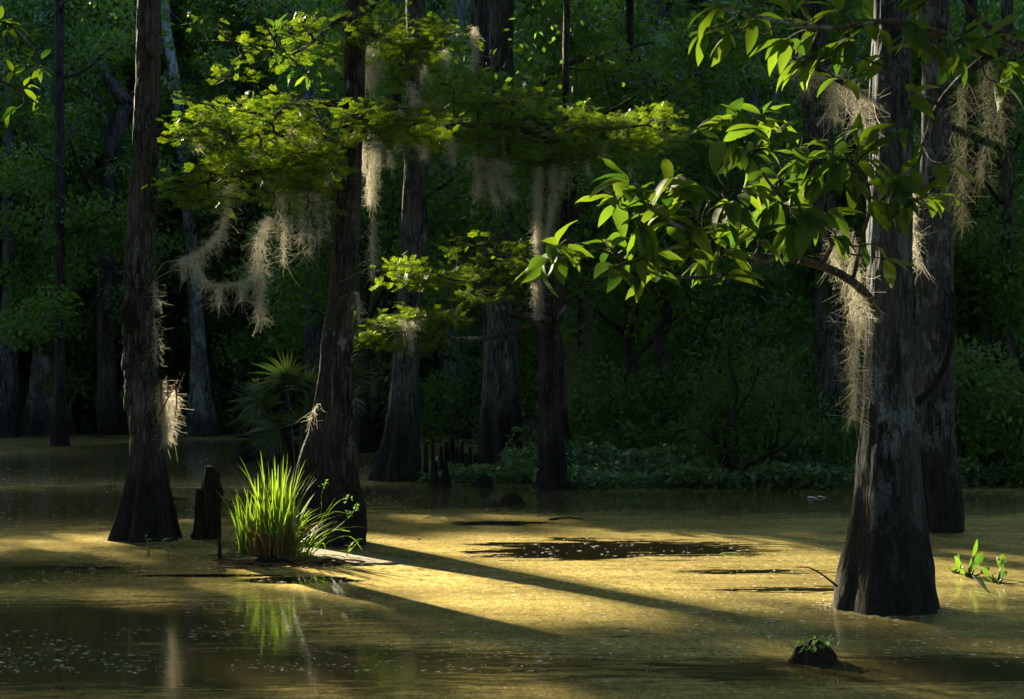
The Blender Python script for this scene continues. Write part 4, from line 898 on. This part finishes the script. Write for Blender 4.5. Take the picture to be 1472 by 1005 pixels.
# fallen boughs over the far water
a = Acc(); tube(a, cat([at(340,626,40), at(380,628,40), at(410,624,39.5), at(432,618,39)], 14), np.linspace(.07,.03,14), 6)
tag(a.build('fallen_bough', 'bark_far'), 'bare bough lying just above the water behind the palmetto', 'branch')
a = Acc(); tube(a, cat([onwater(790,748)+[0,0,.01], onwater(815,746)+[0,0,.02], onwater(840,747)], 9), np.linspace(.02,.008,9), 6)
tag(a.build('bare_twig', 'wood_wet'), 'short dark stick afloat in the middle of the pond', 'twig')
# hyacinths
def hyacinth(label, px, py, s, seed, flower=False, n=9):
    r = np.random.default_rng(seed); c = onwater(px, py); t = thing('water_hyacinth', c, label, 'plant'); a = Acc(); b = Acc()
    tv, tf = leaf_template(7, .42, .12, -.15, .5); 
    for k in range(n):
        th = k*2.4+r.random(); el_ = 1.35 if k == 0 else r.uniform(.15, 1.0); L = s*(1.2 if k == 0 else r.uniform(.45, .95))
        d = np.array([math.cos(th)*math.cos(el_), math.sin(th)*math.cos(el_), math.sin(el_)])
        e = c+d*L*.65; tube(b, cat([c, (c+e)/2+[0,0,-.01], e], 6), np.array([.012,.02,.018,.012,.009,.008]), 6, .6)
        inst(a, tv, tf, frames((d+[0,0,.3])[None], norm(r.normal(size=3)*.5+[0,-.5,.6])[None]), e[None], L*.62, r.random(1))
    b.build('stalks', 'hya', t, True); a.build('leaves', 'hya', t, True)
    if flower:
        f = Acc(); e = c+np.array([.05,0,s*1.15]); tube(f, [c, (c+e)/2, e], .006, 5); nn = 12
        inst(f, SIMPLE_V, SIMPLE_F, frames(rdir(nn), rdir(nn)), e+r.normal(size=(nn,3))*.012, .05, r.random(nn)); f.build('flower', 'lilac', t)
hyacinth('sunlit floating plant with one tall upright leaf near the right edge', 1393, 829, .27, 1, n=11)
hyacinth('sunlit floating plant with a pale flower cut by the right edge', 1434, 838, .2, 2, True)
hyacinth('low sprawling floating plant left of the tall-leaved one', 1374, 824, .15, 3, n=6)
for k, (x, y) in enumerate(((1160,717),(1175,716))):
    a = Acc(); c = onwater(x, y); inst(a, LEAFA[k][0], LEAFA[k][1], frames(np.array([[1,.2,.1]]), np.array([[0,-.2,1.]])), (c+[0,0,.02])[None], .28, .9)
    tag(a.build('fallen_leaf', 'petal'), ('pale fallen leaf floating left of the big grey trunk', 'second pale leaf touching the fallen leaf beside the big grey trunk')[k], 'leaf')
a = Acc(); c = onwater(1048,797); inst(a, LEAFA[0][0], LEAFA[0][1], frames(np.array([[-1,.2,.05],[1,.1,.1]]), np.array([[0,-.1,1.],[0,0,1.]])), np.array([c,c])+[0,0,.015], .16, .9)
tag(a.build('fallen_leaf', 'blade'), 'bright green leaf on the sunlit film beside the open dark water', 'leaf')
a = Acc(); c = onwater(585,776); inst(a, LEAFA[1][0], LEAFA[1][1], frames(np.array([[-1,.2,.05],[1,.1,.1],[.5,-.3,.1]]), np.array([[0,-.1,1.],[0,0,1.],[0,0,1.]])), np.array([c,c,c+[.1,0,0]])+[0,0,.015], .14, .2)
tag(a.build('fallen_leaf', 'dead'), 'rusty fallen leaf afloat right of the lichen blotched trunk', 'leaf')

# palmetto behind the clump
def palmetto(label, px, py, Y, fans, seed):
    r = np.random.default_rng(seed); base = at(px, py, Y); base[2] = -.1; t = thing('palmetto', (base[0], Y, 0), label, 'palm')
    for (x, y, rad, tilt, face) in fans:
        hub = at(x, y, Y+r.uniform(-.4,.4)); b = Acc(); tube(b, cat([base, (base+hub)/2+[0,0,.12], hub], 10), np.linspace(.022,.012,10), 5)
        f = b.build('stalk', 'palm', t, True)
        a = Acc(); n = 24; ang = np.linspace(-1.9, 1.9, n)+tilt; L = rad/F*Y*(1-.25*(np.abs(ang-tilt)/1.9)**2)*r.uniform(.9,1.05,n)
        d = np.stack([np.sin(ang), np.full(n, face)*.5, np.cos(ang)], 1); d = norm(d); K = 7; tt = np.linspace(0,1,K)
        path = hub+d[:, None]*L[:, None, None]*tt[None,:,None]; path[:, :, 2] -= (tt**2.5)[None]*L[:, None]*r.uniform(.05,.4,(n,1)); path[:, :, 1] -= (tt**2)[None]*L[:, None]*.25
        side = norm(np.cross(d, [0,-1,.25])+r.normal(size=(n,3))*.25)
        ribbons(a, path, .048*np.array([.5,.9,1,.9,.7,.42,.06])[None].repeat(n,0), side, r.uniform(.1,.9,n)); a.build('fan', 'palm', t)
palmetto('fan leaved palmetto behind the clump at the left of the lichen blotched trunk', 428, 655, 27, [(412,545,66,-.1,-1),(385,590,62,-1.0,-1),(372,575,50,-1.3,.6),(440,560,52,.5,-1),(432,608,54,.2,-1.2),(400,615,52,-1.5,-1),(450,590,44,1.1,-1)], 1)
palmetto('second smaller palmetto showing right behind the lichen blotched trunk', 505, 655, 29, [(508,545,46,.3,-1),(500,575,36,1.0,-1)], 2)

# ------------------------------------------------------------------ shore plants
def cover(name, label, n, px0, px1, d0, d1, h, size, mat, tmpl=(SIMPLE_V, SIMPLE_F), seed=0, Yfix=None):
    r = np.random.default_rng(seed)
    X = []; 
    px = r.uniform(px0, px1, n); off = d0+(d1-d0)*r.random(n)**1.2
    Y = np.full(n, 29.); 
    for _ in range(4): X = (px-CX)/F*Y; Y = (edgeY(X) if Yfix is None else Yfix)+off
    X = (px-CX)/F*Y; base = np.maximum(gz(X, Y), 0)
    hn = h*(.4+.9*vn(X*1.5+seed, Y*1.2))
    z = base+hn*r.random(n)**.7
    P_ = np.stack([X, Y, z], 1); d = rdir(n, .5, .15)
    a = Acc(); inst(a, tmpl[0], tmpl[1], frames(d, rup(n, .5)), P_, size*r.uniform(.6,1.3,n), np.clip(vn(X*2, Y*2+seed)+r.normal(size=n)*.15, 0, 1))
    o = a.build(name, mat); tag(o, label, 'plants', None, 'stuff')
cover('shore_plants', 'low band of small leaved plants along the water edge on the right half', 13500, 770, 1240, -1.0, 3.2, .42, .14, 'cover_leaf', seed=1)
cover('knee_plants', 'small leafy plants floating round the cypress knees', 3600, 604, 775, 0, 2.4, .30, .12, 'cover_leaf', seed=2, Yfix=29.5)
cover('edge_plants', 'small leaved plants along the water edge right of the rear grey trunk', 3500, 1370, 1500, -.6, 3., .5, .14, 'cover_leaf', seed=3)
cover('bank_plants', 'knee high undergrowth covering the shaded bank', 15000, 830, 1560, 2.5, 16, .8, .22, 'shrub_leaf', seed=4)
cover('far_edge_plants', 'thin green fringe along the far water edge', 6000, -60, 690, -.8, 6, .8, .30, 'shrub_leaf', seed=5)
# tall grasses on the bank
for k, (x, Yg, n, h, lab) in enumerate(((1205,30.5,26,2.1,'tall dark grass beside the left of the big grey trunk'),(1225,30,16,1.7,'shorter tuft of grass close against the big grey trunk'),(1385,30.5,34,2.2,'tall grass right of the rear grey trunk'),(1425,31,30,2.4,'tall grass at the right edge of the bank'),(900,33,22,1.4,'grass tuft under the thin black trunk on the bank'),(960,32,22,1.3,'grass tuft at the middle of the shaded bank'))):
    X_ = (x-CX)/F*Yg; a = Acc(); blades(a, np.array([X_, Yg, .1]), n, h, .45, .04, .45, 40+k, tint=(0,.6)); tag(a.build('tall_grass', 'shrub_leaf', loc=(X_, Yg, .1)), lab, 'grass')
# shrubs
shr = [(1050,600,29.4,1.1,1.5,'lance-leaved shrub rising from the shore plants right of centre','L'),(1100,580,30.5,1.2,1.2,'shrub with drooping leaves between the forked tree and the broad dim trunk','L'),(1395,580,30,1.5,2.0,'leafy shrub right of the rear grey trunk','S'),
 (1440,600,29.5,1.4,2.2,'shrub filling the right edge above the water','S'),(985,600,36,1.6,1.5,'shrub in front of the broad black trunk','S'),(920,600,37,1.6,1.5,'low bush under the thin black trunk','S'),(860,610,34,1.3,1.6,'bush right of the slender waterside cypress','S'),
 (1150,560,38,1.8,2.2,'bush in front of the broad dim trunk','S'),(1010,500,42,2.2,2.2,'tall bush beside the broad black trunk','S'),(810,560,44,1.5,2.2,'bush behind the slender waterside cypress','S'),(700,560,52,2.6,2.6,'bush seen between the massive cypress and the pale slim trunk','S'),
 (520,590,46,1.6,2.2,'bush just right of the lichen blotched trunk','S'),(240,600,64,3,2.4,'bush at the far shore right of the flaking cypress','S'),(140,570,64,3.4,3.2,'bush at the far shore left of the flaking cypress','S'),
 (345,590,64,3.4,2.6,'bush at the far shore behind the palmetto','S'),(1060,440,45,2.6,2.6,'high bush above the lance-leaved shrub','S'),(1420,450,36,2.4,2.6,'high bush behind the right edge grass','S'),(880,500,50,3,2.6,'bush deep in the wood above the thin black trunk','S'),(20,590,63,2.5,2.4,'bush at the far left water edge','S')]
for k, (x, y, Ysh, rx, rz, lab, kind) in enumerate(shr):
    c = at(x, y, Ysh); g0 = float(gz(np.array([c[0]]), np.array([Ysh]))[0]); t = thing('shrub', (c[0], Ysh, max(g0, -.1)), lab, 'shrub'); r = np.random.default_rng(700+k)
    nc = 16; C_ = c+r.normal(size=(nc,3))*[rx*.5,.5,rz*.35]; C_[:, 2] = np.maximum(C_[:, 2], .35)
    a = Acc()
    if kind == 'L':
        n = 1500; q = r.integers(0, nc, n); P_ = C_[q]+r.normal(size=(n,3))*.22; inst(a, LANCE[0]*[1,1.3,1], LANCE[1], frames(rdir(n,.4,-.1), rup(n,.4)), P_, .24*r.uniform(.6,1.2,n), r.random(n))
    else:
        leafcloud(a, C_, r.uniform(.35,.8,nc)*(1+Ysh/90), 2200, .11+Ysh*.0022)
    a.build('foliage', 'shrub_leaf', t); b = Acc()
    for c2 in C_[::2]: tube(b, cat([np.array([c[0], Ysh, g0]), (np.array([c[0], Ysh, 0])+c2)/2+r.normal(size=3)*.1, c2], 7), np.linspace(.035,.01,7), 5)
    b.build('stem', 'bark_dark', t)

# fronds of the forked little tree
n = 900; C_ = np.array([at(1052,470,28.9), at(1060,520,28.9), at(1095,515,28.6), at(1040,545,28.8), at(1160,598,28.4), at(1080,565,28.7)]); q = R.integers(0, 6, n)
a = Acc(); inst(a, LANCE[0]*[1,1.5,1], LANCE[1], frames(rdir(n,.4,-.2), rup(n,.4)), C_[q]+R.normal(size=(n,3))*[.4,.3,.22], .2*R.uniform(.6,1.2,n), R.random(n)); a.build('crown', 'shrub_leaf', ct2)

# ------------------------------------------------------------------ pale flakes floating on the film
n = 9000; r = np.random.default_rng(77)
py = HZ+68+340*r.random(n)**.85; px = r.uniform(-20, 1500, n); Y = F*CH/(py-HZ); X = (px-CX)/F*Y
dn = vn(X*.9, Y*.5)*.6+vn(X*3.1+4, Y*1.3)*.4; keep = (dn > .40+.12*r.random(n)) & ((X < -1.5) | (r.random(n) < .62)); keep &= (Y < edgeY(X)-1)
X, Y = X[keep], Y[keep]; n = len(X); th = r.uniform(0, 6.28, n)
d = np.stack([np.cos(th), np.sin(th), np.zeros(n)], 1); nm = norm(np.stack([r.normal(size=n)*.08, r.normal(size=n)*.08, np.ones(n)], 1))
a = Acc(); s_ = .013+.028*r.random(n)**2.5; s_ *= 1+Y/45
inst(a, SIMPLE_V*[1.5,1,.6], SIMPLE_F, frames(norm(d*[1,.4,1]), nm), np.stack([X, Y, np.full(n, .005)], 1), s_, r.random(n))
for T_, k_ in ((T_left, 150), (T_two, 120), (T_big, 160), (T_rear, 70), (T_five, 60), (T_eight, 50)):   # drift against the trunks
    c_ = tc(T_, 0); r0 = np.interp(0, T_['a'].z, T_['a'].R); th = r.uniform(0, 6.28, k_); q_ = r0+.02+np.abs(r.normal(size=k_))*.10
    inst(a, SIMPLE_V*[1.3,1,.6], SIMPLE_F, frames(np.stack([-np.sin(th), np.cos(th), np.zeros(k_)],1), rup(k_,.08)), np.stack([c_[0]+q_*np.cos(th), c_[1]+q_*np.sin(th), np.full(k_, .006)],1), .02+.03*r.random(k_), r.random(k_))
ng = 46
for k in range(ng):
    c = np.array([r.uniform(-7,6), r.uniform(10,30), .006]); m_ = r.integers(5, 18); pp = c+r.normal(size=(m_,3))*[.16,.05,0]; th = r.uniform(0,6.28,m_)
    inst(a, SIMPLE_V*[1,1,.6], SIMPLE_F, frames(np.stack([np.cos(th), np.sin(th), np.zeros(m_)],1), rup(m_,.05)), pp, .035*r.uniform(.5,1.2,m_), r.random(m_))
tag(a.build('floating_flakes', 'petal'), 'countless tiny pale petals and seeds floating on the water film', 'petals', None, 'stuff')

# ------------------------------------------------------------------ light, sky, camera
w = bpy.data.worlds.new('World'); scene.world = w; w.use_nodes = True; nt = w.node_tree; nt.nodes.clear()
sky = nt.nodes.new('ShaderNodeTexSky'); sky.sky_type = 'NISHITA'; sky.sun_disc = False; sky.sun_elevation = EL; sky.sun_rotation = -AZ
bg = nt.nodes.new('ShaderNodeBackground'); bg.inputs['Strength'].default_value = .14; ow = nt.nodes.new('ShaderNodeOutputWorld')
nt.links.new(sky.outputs[0], bg.inputs[0]); nt.links.new(bg.outputs[0], ow.inputs[0])
ld = bpy.data.lights.new('Sun', 'SUN'); ld.energy = 5.0; ld.angle = math.radians(.5); ld.color = (1, .86, .60)
lo = bpy.data.objects.new('Sun', ld); col.objects.link(lo); lo.rotation_euler = Vector(-S).to_track_quat('-Z', 'Y').to_euler(); lo.location = (-20, 40, 30)
cam = bpy.data.cameras.new('Camera'); cam.sensor_width = 36; cam.lens = F/1472*36; cam.shift_y = (HZ-502.5)/1472; cam.clip_end = 5000; cam.clip_start = .1
co = bpy.data.objects.new('Camera', cam); col.objects.link(co); co.location = (0, 0, CH); co.rotation_euler = (math.pi/2, 0, 0); scene.camera = co
vs = scene.view_settings; vs.view_transform = 'Standard'; vs.look = 'None'; vs.exposure = 2.35; vs.gamma = 1
scene.cycles.max_bounces = 6; scene.cycles.diffuse_bounces = 3; scene.cycles.glossy_bounces = 3; scene.cycles.transmission_bounces = 3; scene.cycles.transparent_max_bounces = 4
scene.cycles.use_denoising = True
